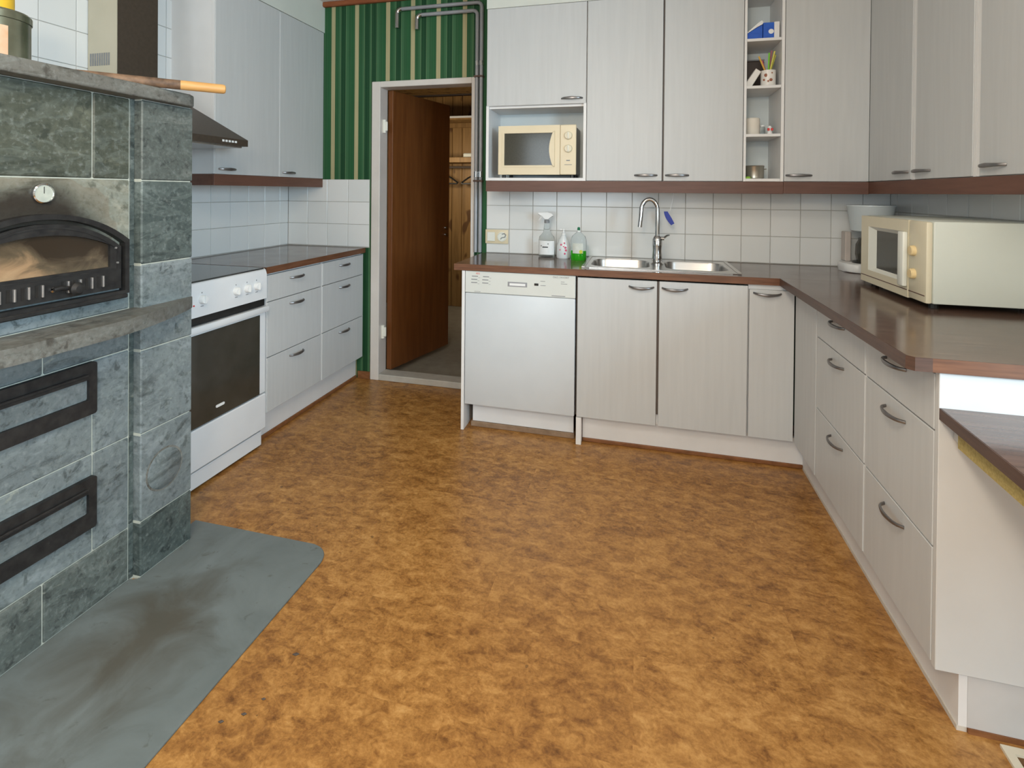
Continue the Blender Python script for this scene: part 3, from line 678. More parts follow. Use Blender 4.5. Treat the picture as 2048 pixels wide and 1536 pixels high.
# worktop of the sink run, with the hole for the sink
SX0, SX1, SY0, SY1 = -.285, .488, 2.735, 3.185
t = thing('worktop', 'long dark brown worktop carrying the sink and running into the corner', 'worktop', (.2, 2.95, ZW))
wt = B(); x0, x1, y0, y1 = -.962, XRW-.009, YB-.007, YW-.009
hx0, hx1, hy0, hy1 = SX0+.02, SX1-.02, SY0+.02, SY1-.02
wt.box(x0, hx0, y0, y1, ZWB, ZW).box(hx1, x1, y0, y1, ZWB, ZW).box(hx0, hx1, y0, hy0, ZWB, ZW).box(hx0, hx1, hy1, y1, ZWB, ZW).obj('top_board', M['worktop_x'], t)
B().box(x0, .648, y0-.002, y0, ZWB+.0005, ZW-.0005).box(x0-.002, x0, y0-.002, y1, ZWB+.0005, ZW-.0005).obj('edge_band', M['edge'], t)
B().box(.648, .685, y0-.0015, y0, ZWB+.0005, ZW-.0005).obj('edge_filler', M['edge_dark'], t)

# sink: rim plate with two pressed bowls
sk = thing('kitchen_sink', 'stainless steel double-bowl sink let into the worktop', 'sink', (.10, 2.96, ZW))
rimz = ZW+.0045
bowls = ((-.245, .062), (.140, .447))
def bowl_rect(a, b_, ins=0., z=0.): return [(p[0], p[1], z) for p in rounded(a+ins, b_-ins, SY0+.055+ins, SY1-.075-ins, max(.07-ins, .03), 6)]
sb = B()
outer = [(SX0, SY0), (SX1, SY0), (SX1, SY1), (SX0, SY1)]
sb.box(SX0, bowls[0][0], SY0, SY1, ZW+.0006, rimz, .0015).box(bowls[0][1], bowls[1][0], SY0, SY1, ZW+.0006, rimz).box(bowls[1][1], SX1, SY0, SY1, ZW+.0006, rimz, .0015)
for a, b_ in bowls:
    sb.box(a, b_, SY0, SY0+.055, ZW+.0006, rimz).box(a, b_, SY1-.075, SY1, ZW+.0006, rimz)
    # corner fillets between rim strips and round bowl mouth
    r = .07
    for cx, cy, qx, qy in ((a, SY0+.055, 1, 1), (b_, SY0+.055, -1, 1), (b_, SY1-.075, -1, -1), (a, SY1-.075, 1, -1)):
        arcp = [(cx + qx*r - qx*r*math.cos(t_), cy + qy*r - qy*r*math.sin(t_)) for t_ in [PI/2*k/6 for k in range(7)]]
        sb.prism([(cx, cy)] + arcp, 'z', ZW+.0006, rimz)
sb.obj('rim', M['steel'], sk)
for a, b_ in bowls:
    q = B(); q.faces_from([bowl_rect(a, b_, 0, rimz), bowl_rect(a, b_, .004, ZW-.004), bowl_rect(a, b_, .012, ZW-.12), bowl_rect(a, b_, .03, ZW-.145)], True, False, True)
    bo = q.obj('bowl', M['steel'], sk)
    cxx = (a+b_)/2; B().lathe([(.04, ZW-.1445), (.038, ZW-.141), (.028, ZW-.143), (0, ZW-.143)], (cxx, 2.95, 0), 20).obj('drain', M['chrome'], bo)
for p in ((SX0, SX0+.018), (SX1-.018, SX1)):
    B().box(p[0], p[1], SY0, SY1, rimz, rimz+.004, .0018).obj('raised_edge', M['steel'], sk)

fc = thing('kitchen_tap', 'chrome swan-neck mixer tap rising behind the sink bowls', 'tap', (.101, 3.0, rimz))
TX, TY = .101, 2.975
B().lathe([(.0, rimz), (.034, rimz), (.034, rimz+.006), (.027, rimz+.012), (.0265, rimz+.05), (.024, rimz+.075), (.026, rimz+.10), (.026, rimz+.135), (.018, rimz+.150), (.0135, rimz+.155), (0, rimz+.155)], (TX, TY, 0), 24).obj('tap_body', M['chrome'], fc)
pts = [(TX, TY, 1.055), (TX, TY, 1.12), (TX, TY, 1.18)]
for k in range(1, 13):
    a = PI*k/12*1.0; pts.append((TX-.043+.043*math.cos(a), TY-.012*k/12, 1.195+.062*math.sin(a)))
pts += [(TX-.0875, TY-.013, 1.165), (TX-.091, TY-.013, 1.125), (TX-.093, TY-.013, 1.105)]
B().tube(pts, [.0125]*3 + [.0115]*12 + [.0115, .012, .0125], 14).obj('spout', M['chrome'], fc)
B().lathe([(.010, 0), (.010, .02), (0, .02)], (TX+.016, TY, 1.045), 12, 'x').tube([(TX+.03, TY, 1.045), (TX+.05, TY-.012, 1.062), (TX+.062, TY-.02, 1.066)], [.006, .005, .004], 8).obj('lever', M['chrome'], fc)

# bottles
def bottle_profile(sc_): return sc_
sp = thing('spray_bottle', 'clear trigger spray bottle with a white label, next to the wall socket', 'bottle', (-.533, 3.115, ZW))
SPX = (-.533, 3.115)
B().lathe([(.0, ZW), (.046, ZW), (.050, ZW+.006), (.050, ZW+.10), (.044, ZW+.125), (.022, ZW+.150), (.017, ZW+.19), (.014, ZW+.205), (0, ZW+.205)], (*SPX, 0), 24, sx=1, sy=.62).obj('bottle_body', M['clear'], sp)
lab = B(); rr = [(SPX[0] + .0506*math.sin(a), SPX[1] - .0318*math.cos(a)) for a in [(-1.2 + 2.4*k/12) for k in range(13)]]
lab.faces_from([[(p[0], p[1], ZW+.018) for p in rr], [(p[0], p[1], ZW+.10) for p in rr]], False, False, False)
lo = lab.obj('paper_label', M['white'], sp)
B().box(-.553, -.520, 3.0815, 3.0830, ZW+.060, ZW+.066).box(-.563, -.558, 3.0835, 3.085, ZW+.068, ZW+.073).box(-.523, -.517, 3.0835, 3.085, ZW+.080, ZW+.085).obj('print', M['black'], lo)
B().lathe([(.016, ZW+.2055), (.016, ZW+.222), (.010, ZW+.226), (0, ZW+.226)], (*SPX, 0), 16).obj('collar', M['grey_ink'], sp)
tr = B(); tr.prism([(SPX[0]-.014, ZW+.2265), (SPX[0]+.013, ZW+.2265), (SPX[0]+.018, ZW+.242), (SPX[0]+.040, ZW+.248), (SPX[0]+.034, ZW+.262), (SPX[0]+.006, ZW+.272), (SPX[0]-.045, ZW+.271), (SPX[0]-.054, ZW+.268), (SPX[0]-.054, ZW+.256), (SPX[0]-.034, ZW+.253), (SPX[0]-.024, ZW+.248)], 'y', SPX[1]-.011, SPX[1]+.011, .003)
tr.tube([(SPX[0]-.028, SPX[1], ZW+.252), (SPX[0]-.038, SPX[1], ZW+.238), (SPX[0]-.050, SPX[1], ZW+.222)], [.005, .0045, .003], 6).obj('trigger_head', M['white'], sp)

hs_ = thing('hand_soap_bottle', 'small clear pump bottle with pink print, middle of the three bottles', 'bottle', (-.43, 3.10, ZW))
HX = (-.429, 3.095)
B().lathe([(.0, ZW), (.036, ZW), (.041, ZW+.006), (.040, ZW+.07), (.030, ZW+.105), (.016, ZW+.128), (.012, ZW+.138), (0, ZW+.138)], (*HX, 0), 24, sx=1, sy=.75).obj('bottle_body', speckled('translucent_white_plastic', (.68, .72, .74), (.74, .78, .79), 9, rough=.15), hs_)
B().lathe([(.014, ZW+.1385), (.014, ZW+.148), (.006, ZW+.151), (.005, ZW+.165), (.009, ZW+.167), (.009, ZW+.175), (0, ZW+.176)], (*HX, 0), 14).box(HX[0]-.024, HX[0], HX[1]-.005, HX[1]+.005, ZW+.167, ZW+.174, .001).obj('pump', M['white'], hs_)
pk = B()
for dx_, dz_, r_ in ((-.010, .082, .006), (.009, .092, .005), (.015, .066, .007), (.018, .050, .007), (.012, .030, .006), (-.016, .052, .004), (.004, .072, .004)):
    pk.lathe([(r_, 0), (r_*.8, -.002), (0, -.002)], (HX[0]+dx_, HX[1]-.0305*math.sqrt(max(0, 1-(dx_/.041)**2))*(1-.0 if dz_ < .07 else 1-(dz_-.07)*5.5), ZW+dz_), 10, 'y')
pk.obj('print', M['pink'], hs_)

ds = thing('dish_soap_bottle', 'clear dish soap bottle half full of green liquid, beside the sink', 'bottle', (-.334, 3.04, ZW))
GX_ = (-.334, 3.045)
B().lathe([(.0, ZW), (.042, ZW), (.045, ZW+.005), (.045, ZW+.055), (.0, ZW+.055)], (*GX_, 0), 24, sx=1, sy=.65).obj('liquid', M['green_liquid'], ds)
B().lathe([(.0455, ZW+.0555), (.0455, ZW+.115), (.038, ZW+.138), (.016, ZW+.158), (.012, ZW+.163), (0, ZW+.163)], (*GX_, 0), 24, sx=1, sy=.65).obj('bottle_body', M['clear'], ds)
B().lathe([(.012, ZW+.1635), (.012, ZW+.172), (.0, ZW+.172)], (*GX_, 0), 14).obj('neck_ring', M['white'], ds)
B().lathe([(.008, ZW+.1722), (.008, ZW+.186), (.005, ZW+.190), (0, ZW+.190)], (*GX_, 0), 14).obj('cap', M['green_cap'], ds)
B().lathe([(.011, 0), (.009, -.002), (0, -.002)], (GX_[0]+.016, GX_[1]-.029, ZW+.050), 14, 'y').obj('label_print', M['lime'], ds)
lb2 = B(); rr = [(GX_[0] + .0462*math.sin(a), GX_[1] - .0304*math.cos(a)) for a in [(-.75 + 1.4*k/8) for k in range(9)]]
lb2.faces_from([[(p[0], p[1], ZW+.040) for p in rr], [(p[0], p[1], ZW+.098) for p in rr]], False, False, False).obj('paper_label', speckled('pale_grey_label', (.55, .58, .52), (.66, .68, .62), 60, rough=.4), ds)

# wall socket
so = thing('wall_socket', 'cream double wall plate with switch and socket on the tiles', 'socket', (-.872, YW-.01, 1.0))
B().box(-.948, -.797, YW-.020, YW-.0092, .960, 1.050, .003, 2).obj('plate', M['cream'], so)
B().box(-.936, -.884, YW-.0245, YW-.020, .976, 1.034, .002).obj('rocker_switch', M['ivory_light'], so)
B().lathe([(.030, 0), (.030, -.004), (.025, -.005), (.022, -.0012), (0, -.0012)], (-.838, YW-.020, 1.005), 24, 'y').obj('outlet', M['ivory_light'], so)
B().tube([(-.838, YW-.021, 1.02), (-.82, YW-.028, 1.028), (-.81, YW-.028, 1.018), (-.818, YW-.027, 1.004), (-.838, YW-.027, 1.0), (-.845, YW-.027, .99)], .0022, 6).obj('earth_clip', M['grey_ink'], so)

# dish brush on a cord
br = thing('dish_brush', 'dark blue scrubbing brush hanging on a white cord behind the tap', 'brush', (.17, 3.1, 1.29))
B().tube([(.190, 3.10, 1.292), (.189, 3.10, 1.270), (.180, 3.10, 1.225), (.172, 3.10, 1.19)], .0018, 6).obj('cord', M['white'], br)
b_ = B(); n = 9; rings = []
for k in range(n):
    t_ = k/(n-1); cx_ = .150 + .038*t_**1.3; cz_ = 1.188 - .072*t_; w_ = .010 + .004*math.sin(PI*t_); dx_, dz_ = .05 + .9*t_, -1.6
    L_ = math.hypot(dx_, dz_); nx_, nz_ = -dz_/L_, dx_/L_
    rings.append([(cx_ - nx_*w_, 3.092, cz_ - nz_*w_), (cx_ + nx_*w_, 3.092, cz_ + nz_*w_), (cx_ + nx_*w_, 3.108, cz_ + nz_*w_), (cx_ - nx_*w_, 3.108, cz_ - nz_*w_)])
b_.faces_from(rings).obj('brush_head', M['navy'], br)
B().lathe([(.004, 0), (.006, .004), (.006, .010), (.003, .012), (.003, .0685), (0, .0685)], (.190, 3.10, 1.288), 8).obj('hook', M['white'], br)

# ================================================================== right run
t = thing('corner_filler', 'narrow grey filler panel in the corner beside the drawers', 'panel', (XR, 2.52, 0))
B().box(XR, XR+.018, 2.386, 2.676, .143, .864, .0012).obj('filler_board', M['front'], t)
drawer_unit('drawer_unit', 'grey three-drawer base unit beside the corner filler panel', XR, 'R', 1.907, 2.384, gr, 'three-drawer base units')
drawer_unit('drawer_unit', 'grey three-drawer base unit at the table end of the run', XR, 'R', 1.502, 1.907, gr, 'three-drawer base units')
tag(B().box(XR-.001, XRW-.01, 1.484, 1.501, .143, .864, .0012).obj('end_panel', speckled('pale_grey_white_board', (.56, .565, .56), (.60, .605, .60), 5, rough=.4)), 'wide white end panel of the drawer run, above and below the small table', 'panel')
t = thing('plinth', 'white plinth under the drawers, turning the corner below the table', 'plinth', (.78, 2.0, 0))
B().box(.760, .778, 1.494, 2.735, .012, .141).obj('plinth_board', M['plinth'], t); B().box(.7785, XRW-.012, 1.494, 1.512, .012, .141).obj('plinth_board', speckled('shaded_white_plinth', (.50, .49, .48), (.55, .54, .53), 7, rough=.5), t)  # end board is a darker copy, dimness below the table painted in
B().box(.757, .778, 1.494, 2.72, .0, .012).obj('bottom_seal', speckled('pale_plinth_seal', (.52, .48, .42), (.6, .56, .5), 20), t)
B().box(.779, XRW-.012, 1.490, 1.512, .0, .012).obj('bottom_moulding', M['brown_trim'], t)
t = thing('worktop', 'dark brown worktop with an overhanging front, carrying the big microwave', 'worktop', (.97, 2.07, ZW))
poly = [(.640, 2.671), (.640, 1.490), (.652, 1.476), (XRW-.009, 1.476), (XRW-.009, 2.671)]
B().prism(poly, 'z', ZWB, ZW).obj('top_board', M['worktop_x'], t)
eb = B(); eb.box(.638, .640, 1.490, 2.671, ZWB+.0005, ZW-.0005).obj('front_edge_band', M['edge_dark'], t)
B().prism([(.638, 1.490), (.6515, 1.474), (.688, 1.474), (.688, 1.476), (.652, 1.476), (.640, 1.490)], 'z', ZWB+.0005, ZW-.0005).obj('corner_edge_band', M['edge_dark'], t)
B().box(.688, XRW-.009, 1.474, 1.476, ZWB+.0005, ZW-.0005).obj('end_edge_band', M['edge'], t)

# small table fixed to the end panel
t = thing('side_table', 'small dark brown table top fixed against the white end panel', 'table', (1.0, 1.1, .78))
tp = [(.709, 1.482), (.631, .15), (1.75, .15), (1.75, 1.19), (1.305, 1.19), (1.305, 1.482)]  # near end, out of view, lengthened to shade the end panel
B().prism(tp, 'z', .752, .780).obj('table_top', M['worktop_x'], t)
B().prism([(.7065, 1.4825), (.709, 1.4825), (.631, .15), (.6285, .15)], 'z', .7525, .7795).obj('edge_band', M['edge_dark'], t)
B().prism([(.730, 1.452), (.748, 1.452), (.675, .17), (.657, .17)], 'z', .700, .7515).obj('apron', M['chipboard'], t, 'raw yellowish chipboard rail')
B().box(.735, .765, 1.453, 1.481, .708, .7515, .001).tube([(.742, 1.45, .715), (.742, 1.425, .700), (.755, 1.405, .700)], .0035, 6).obj('bracket', M['zinc'], t)
B().box(1.66, 1.70, .20, .24, 0, .7515, .003).obj('leg', M['edge_dark'], t); B().box(1.66, 1.70, 1.12, 1.16, 0, .7515, .003).obj('leg', M['edge_dark'], t)

# floor vent
fv = thing('floor_vent', 'cream framed floor vent below the white end panel', 'vent', (.93, 1.40, 0))
B().ring([(.826, 1.30), (1.10, 1.30), (1.10, 1.474), (.833, 1.474)], [(.846, 1.318), (1.08, 1.318), (1.08, 1.456), (.852, 1.456)], 'z', .0005, .008).obj('vent_frame', M['vent_frame'], fv)
B().box(.845, 1.081, 1.317, 1.457, .0005, .002).obj('vent_well', M['vent_dark'], fv)
for k in range(6): B().box(.856, 1.079, 1.326+.021*k, 1.333+.021*k, .002, .006, .001).obj('slat', M['vent_dark'], fv)

# ================================================================== wall cabinets
def wall_unit_back(name, label, x0, x1, z0, z1, hx, hz, group='grey wall cabinets with a single door'):
    t = thing(name, label, 'cabinet', ((x0+x1)/2, 3.09, z0), 0, group)
    B().box(x0+.0005, x1-.0005, YU+.021, YW-.002, z0, z1).obj('body', M['white_board'], t)
    f_ = B().box(x0+.002, x1-(.002 if x1 < 1 else .0003), YU, YU+.019, z0+.001, z1, .0015).obj('door', M['front'], t)
    bow(f_, (hx, YU, hz), (1, 0, 0), (0, -1, 0), .118)
    return t
ZU0, ZU1 = 1.357, 2.361
# microwave cabinet: door above, open niche below
mc = thing('microwave_cabinet', 'grey wall cabinet with an open white niche holding the cream microwave', 'cabinet', (-.58, 3.09, ZU0))
x0, x1 = -.872, -.288
nb = B(); nb.box(x0, x0+.016, YU+.002, YW-.002, ZU0, 1.795).box(x1-.016, x1, YU+.002, YW-.002, ZU0, 1.795).box(x0+.016, x1-.016, YU+.002, YW-.002, ZU0, ZU0+.016).box(x0+.016, x1-.016, YU+.021, YW-.002, 1.779, 1.795)
nb.obj('niche', M['white_board'], mc); B().box(x0+.016, x1-.016, YW-.012, YW-.004, ZU0+.016, 1.779).obj('back_panel', speckled('pale_blue_white_board', (.64, .70, .71), (.68, .74, .75), 4, rough=.5), mc)
B().box(x0, x1, YU+.021, YW-.002, 1.796, ZU1).obj('body', M['white_board'], mc)
f_ = B().box(x0+.002, x1-.002, YU, YU+.019, 1.792, ZU1, .0015).obj('door', M['front'], mc); bow(f_, (-.369, YU, 1.822), (1, 0, 0), (0, -1, 0), .118)
wall_unit_back('wall_cabinet', 'tall grey wall cabinet immediately beside the microwave niche', -.287, .1215, ZU0, ZU1, .036, 1.388)
wall_unit_back('wall_cabinet', 'tall grey wall cabinet between its twin and the open shelves', .1265, .524, ZU0, ZU1, .198, 1.388)
wall_unit_back('wall_cabinet', 'tall grey wall cabinet in the corner beyond the open shelves',   .716, 1.097, ZU0, ZU1, .786, 1.388)
tag(B().box(.1218, .1262, YU+.008, YW-.004, ZU0+.004, ZU1).obj('gap_shade_strip', M['gap']), 'dark strip standing for the shade in the gap between the two tall wall cabinets', 'strip')  # only a gap here; the dark strip paints its shade
def wall_unit_right(label, y0, y1, hy, d0=None, d1=None):
    t = thing('wall_cabinet', label, 'cabinet', (1.2, (y0+y1)/2, ZU0), 0, 'grey wall cabinets with a single door')
    B().box(XRU+.021, XRW-.002, y0+.0005, y1-.0005, ZU0, ZU1).obj('body', M['white_board'], t)
    a, b_ = d0 or y0+.003, d1 or y1-.001
    for e0, e1 in ((y0+.0005, a-.0015), (b_+.0015, y1-.0005)):
        if e1 - e0 > .006: B().box(XRU+.002, XRU+.0205, e0, e1, ZU0, ZU1).obj('body_edge', M['white_board'], t)
    f_ = B().box(XRU, XRU+.019, a, b_, ZU0+.001, ZU1, .0015).obj('door', M['front'], t)
    bow(f_, (XRU, hy, 1.390), (0, 1, 0), (-1, 0, 0), .118)
wall_unit_right('warm grey wall cabinet over the coffee maker, next to the inner corner', 2.523, 2.949, 2.618, 2.540, 2.9495)
wall_unit_right('warm grey wall cabinet over the big microwave, its handle toward the corner', 2.107, 2.5225, 2.448, 2.126, 2.506)
wall_unit_right('warm grey wall cabinet cut off by the picture edge above the big microwave', 1.640, 2.1065, 2.012, None, 2.088)
def wall_unit_left(label, y0, y1, hy):
    t = thing('wall_cabinet', label, 'cabinet', (-2.28, (y0+y1)/2, 1.372), 0, 'grey wall cabinets with a single door')
    B().box(XLW+.002, XLU-.021, y0+.0005, y1-.0005, 1.372, 2.390).obj('body', M['white_board'], t)
    B().box(XLU-.0205, XLU-.003, y0+.0005, y0+.004, 1.373, 2.389).obj('body_edge', M['white_board'], t)
    f_ = B().box(XLU-.019, XLU, y0+.005, y1-.002, 1.372, 2.390, .0015).obj('door', M['front'], t)
    bow(f_, (XLU, hy, 1.399), (0, 1, 0), (1, 0, 0), .118)
wall_unit_left('cool grey wall cabinet right beside the dark extractor hood', 2.256, 2.765, 2.345)
wall_unit_left('cool grey wall cabinet against the green striped wallpaper', 2.765, 3.230, 2.856)

# open shelf column
os_ = thing('open_shelf_unit', 'narrow white open shelf column between the grey wall cabinets', 'shelf', (.62, 3.09, ZU0))
B().box(.525, .537, YU+.001, YW-.002, ZU0, ZU1).obj('side_panel', M['white_board'], os_); B().box(.701, .715, YU+.001, YW-.002, ZU0, ZU1).obj('side_panel', M['white_board'], os_)
B().box(.537, .701, YW-.012, YW-.004, ZU0+.0145, ZU1).obj('back_panel', bpy.data.materials['pale_blue_white_board'], os_)
SH = [1.371, 1.603, 1.853, 2.097]
for z_ in [ZU0+.0145] + SH[1:]: B().box(.5375, .7005, YU+.003, YW-.013, z_-.0145, z_, .0008).obj('shelf_board', M['white_board'], os_)
B().box(.5375, .7005, YU+.003, YW-.013, ZU1-.016, ZU1).obj('top_board', M['white_board'], os_)

# pelmets
tag(B().box(-.870, .715, YU+.000, YU+.018, 1.293, 1.3555, .001).box(-.870, -.852, YU+.018, YW-.012, 1.300, 1.3555).obj('pelmet', M['pelmet']), 'long dark brown light pelmet above the sink', 'pelmet')
tag(B().box(.7155, XRU+.0, YU+.000, YU+.018, 1.295, 1.3555, .001).obj('pelmet', M['pelmet']), 'short brown light pelmet piece under the corner wall cabinet', 'pelmet')
tag(B().box(XRU+.0005, XRU+.0185, 1.640, YU+.018, 1.297, 1.3555, .001).obj('pelmet', M['pelmet_y']), 'brown light pelmet above the big microwave', 'pelmet')
tag(B().box(XLU-.018, XLU, 2.256, 3.228, 1.312, 1.371, .001).box(XLW+.012, XLU-.018, 2.256, 2.274, 1.312, 1.371).obj('pelmet', M['pelmet_y']), 'reddish brown light pelmet above the short worktop', 'pelmet')

# ================================================================== cream microwave in the niche
mw = thing('microwave', 'cream microwave with two round dials, standing in the wall niche', 'microwave', (-.555, 3.08, 1.374))
MX0, MX1, MZ0, MZ1, MY = -.800, -.345, 1.392, 1.676, 2.965
B().box(MX0+.004, MX1-.004, MY+.022, MY+.25, MZ0+.003, MZ1-.004, .006).obj('casing', speckled('grey_brown_casing', (.30, .29, .28), (.35, .34, .32), 5, rough=.4), mw)
md_ = B(); G0 = [(-.768, 1.448), (-.482, 1.448)]; 
outer = [(MX0, MZ0), (-.437, MZ0), (-.437, MZ1), (MX0, MZ1)]; inner = [(-.764, 1.446), (-.480, 1.446), (-.480, 1.632), (-.764, 1.632)]
md_.ring(outer, inner, 'y', MY, MY+.021); mdoor = md_.obj('door', M['cream'], mw)
gp = [(-.770, 1.440), (-.474, 1.440), (-.474, 1.638), (-.770, 1.638)]
B().prism(gp, 'y', MY+.008, MY+.012).obj('window', M['mw_glass'], mdoor)
B().ring([(-.776, 1.434), (-.470, 1.434), (-.470, 1.644), (-.776, 1.644)], [(-.764, 1.446), (-.480, 1.446), (-.480, 1.632), (-.764, 1.632)], 'y', MY-.003, MY).obj('bevel_rim', M['cream'], mdoor)
gr_ = [(-.466, 1.436), (-.466, 1.642)] + [(-.478 - .020*math.sin(PI*k/12), 1.634 - .192*k/12) for k in range(13)]
B().prism(gr_, 'y', MY-.010, MY-.001, .002).obj('door_grip', M['cream'], mdoor)
mp_ = B().box(-.436, MX1, MY, MY+.021, MZ0, MZ1, .003).obj('control_panel', M['cream'], mw)
for z_ in (1.614, 1.540):
    k_ = B().lathe([(.023, 0), (.022, -.010), (.019, -.013), (0, -.013)], (-.389, MY, z_), 24, 'y').obj('dial', M['ivory'], mp_)
    B().box(-.392, -.386, MY-.019, MY-.012, z_-.017, z_+.017, .0015).obj('grip', M['ivory_light'], k_)
B().box(-.400, -.379, MY-.0006, MY, 1.470, 1.476).box(-.410, -.368, MY-.0006, MY, 1.4475, 1.4505).obj('printed_marks', M['grey_ink'], mp_, kind='stuff')
for xx in (-.775, -.370):
    for yy in (MY+.04, MY+.22): B().lathe([(.012, 1.3735), (.012, 1.395)], (xx, yy, 0), 10).obj('foot', M['black'], mw)

# big microwave on the worktop
bmw = thing('microwave', 'large ivory microwave with square dark window on the worktop', 'microwave', (1.1, 2.365, ZW))
BX, BY0, BY1, BZ0, BZ1 = .955, 2.095, 2.637, .918, 1.203
B().box(BX+.02, XRW-.02, BY0, BY1, BZ0+.002, BZ1, .006, 2).obj('casing', speckled('pale_greenish_ivory_casing', (.60, .635, .575), (.63, .665, .605), 4, rough=.35), bmw)
ctrl = B().box(BX, BX+.02, BY0+.003, 2.2205, BZ0+.002, BZ1-.002, .006, 2).obj('control_panel', M['ivory'], bmw)
ou_ = [(2.2225, BZ0), (BY1, BZ0), (BY1, BZ1-.002), (2.2225, BZ1-.002)]
W0 = [(2.262, .972), (2.565, .972), (2.565, 1.158), (2.262, 1.158)]; W1 = [(2.300, .985), (2.518, .985), (2.518, 1.143), (2.300, 1.143)]
dn = B(); dn.ring(ou_, W0, 'x', BX, BX+.019); bdoor = dn.obj('door', M['ivory'], bmw)
rv = B(); rv.faces_from([[(BX+.0005, *p) for p in W0], [(BX+.014, *p) for p in W1]], True, False, False); rv.obj('window_bezel', M['ivory_light'], bdoor)
B().prism([(2.296, .981), (2.522, .981), (2.522, 1.147), (2.296, 1.147)], 'x', BX+.014, BX+.018).obj('window', M['mw_glass'], bdoor)
B().box(BX-.016, BX, 2.226, 2.268, .958, 1.158, .004, 2).obj('door_grip', M['ivory_light'], bdoor)
for z_ in (1.094, 1.012):
    B().lathe([(.019, 0), (.018, -.011), (.015, -.014), (0, -.014)], (BX, 2.180, z_), 20, 'x').obj('dial', M['yellow_knob'], ctrl)
B().box(BX-.0005, BX+.0005, 2.105, 2.216, .944, .9475).obj('stripe', M['pelmet'], ctrl); B().box(BX-.0005, BX, 2.228, 2.632, .944, .9475).obj('stripe', M['pelmet'], bdoor)
for xx in (BX+.04, XRW-.05):
    for yy in (BY0+.04, BY1-.04): B().lathe([(.014, ZW+.0005), (.014, ZW+.0215)], (xx, yy, 0), 10).obj('foot', M['black'], bmw)

# coffee maker behind it
cf = thing('coffee_maker', 'white drip coffee maker with pale milky tank, half behind the big microwave', 'coffee maker', (1.12, 3.05, ZW))
B().prism([(p[0], p[1]) for p in rounded(1.015, 1.24, 2.955, 3.15, .06)], 'z', ZW+.001, ZW+.045, .010, 2).obj('base', M['white'], cf)
B().lathe([(.066, ZW+.0455), (.068, ZW+.05), (.066, ZW+.054), (0, ZW+.054)], (1.13, 3.04, 0), 24).obj('hot_plate', M['black'], cf)
B().box(1.046, 1.074, 3.09, 3.15, ZW+.046, ZW+.20, .004).obj('column', speckled('greyish_pink_plastic', (.50, .44, .40), (.55, .49, .45), 6, rough=.4), cf)
B().lathe([(.0, ZW+.0545), (.055, ZW+.0545), (.062, ZW+.09), (.060, ZW+.14), (.048, ZW+.165), (.05, ZW+.172), (0, ZW+.172)], (1.137, 3.035, 0), 24).obj('jug', M['glass_dark'], cf)
B().lathe([(.075, ZW+.203), (.085, ZW+.21), (.103, ZW+.330), (.106, ZW+.334), (.106, ZW+.340), (.1, ZW+.340), (0, ZW+.337)], (1.148, 3.06, 0), 32).obj('water_tank', speckled('milky_translucent_plastic', (.58, .65, .68), (.66, .72, .74), 4, rough=.2), cf)
B().tube([(1.10, 2.97, ZW+.05), (1.083, 2.95, ZW+.03), (1.083, 2.945, ZW+.008), (1.11, 2.90, ZW+.006), (1.16, 2.80, ZW+.006)], .0035, 6).obj('cord', M['black'], cf)

# ================================================================== pipes on the wallpaper
pp = thing('water_pipe', 'outer grey heating pipe turning along the top of the doorway wall', 'pipe', (-.99, 3.2, ZW))
def pipe_path(xv, zh, xe, ze, r=.03):
    q = [(xv, YW-.022, ZW+.002), (xv, YW-.022, zh-r)] + [(xv-r+r*math.cos(a), YW-.022, zh-r+r*math.sin(a)) for a in [PI/8*k for k in range(1, 5)]]
    return q
for (tname, o_, xv, zh, xe, ze) in (('a', pp, -.984, 2.505, -1.575, 2.38), ('b', None, -1.013, 2.455, -1.432, 2.36)):
    if o_ is None: o_ = thing('water_pipe', 'inner grey heating pipe ending just above the door frame', 'pipe', (-1.013, 3.2, ZW))
    r = .03; q = pipe_path(xv, zh, xe, ze)
    q += [(xe+r+.005, YW-.022, zh)]
    B().tube(q, .0125, 12).obj('pipe_run', M['pipe'], o_)
    q2 = [(xe+r+.005, YW-.022, zh)] + [(xe+r-r*math.sin(a), YW-.022, zh-r+r*math.cos(a)) for a in [PI/10*k for k in range(6)]] + [(xe, YW-.022, ze)]
    B().tube(q2, .0145, 12).obj('elbow', M['chrome'], o_)
    for z_ in (1.36, 2.03):
        B().box(xv-.016, xv+.016, YW-.038, YW-.0005, z_-.006, z_+.006, .001).obj('pipe_clip', M['edge_dark'], o_)
    B().tube([(xv, YW-.022, 2.10), (xv, YW-.022, 2.13)], .0145, 12).tube([(xv, YW-.022, 1.385), (xv, YW-.022, 1.42)], .0145, 12).obj('joint', M['chrome'], o_)

# ================================================================== things on the open shelves
z = SH[3]+.0005
bx = thing('blue_carton', 'open blue carton with a slanting white flap on the top shelf', 'box', (.575, 3.0, z))
B().box(.541, .612, 2.965, 3.09, z, z+.030, .001).prism([(.541, z+.030), (.612, z+.030), (.612, z+.072), (.585, z+.058)], 'y', 2.966, 3.089).obj('carton', M['blue'], bx)
B().prism([(.539, z+.034), (.586, z+.077), (.607, z+.092), (.6135, z+.084), (.612, z+.0735), (.585, z+.0595), (.541, z+.0312)], 'y', 2.958, 3.092).obj('flap', M['white'], bx)
by = thing('blue_white_carton', 'upright blue carton with white dot and end on the top shelf', 'box', (.655, 3.0, z))
B().box(.616, .668, 2.97, 3.09, z, z+.083, .001).obj('carton', M['blue'], by); B().box(.6685, .694, 2.972, 3.09, z, z+.086, .001).obj('carton_end', M['white_board'], by)
B().lathe([(.013, 0), (.012, -.0015), (0, -.0015)], (.654, 2.970, z+.036), 16, 'y').obj('printed_dot', M['white'], by)
z = SH[2]+.0005
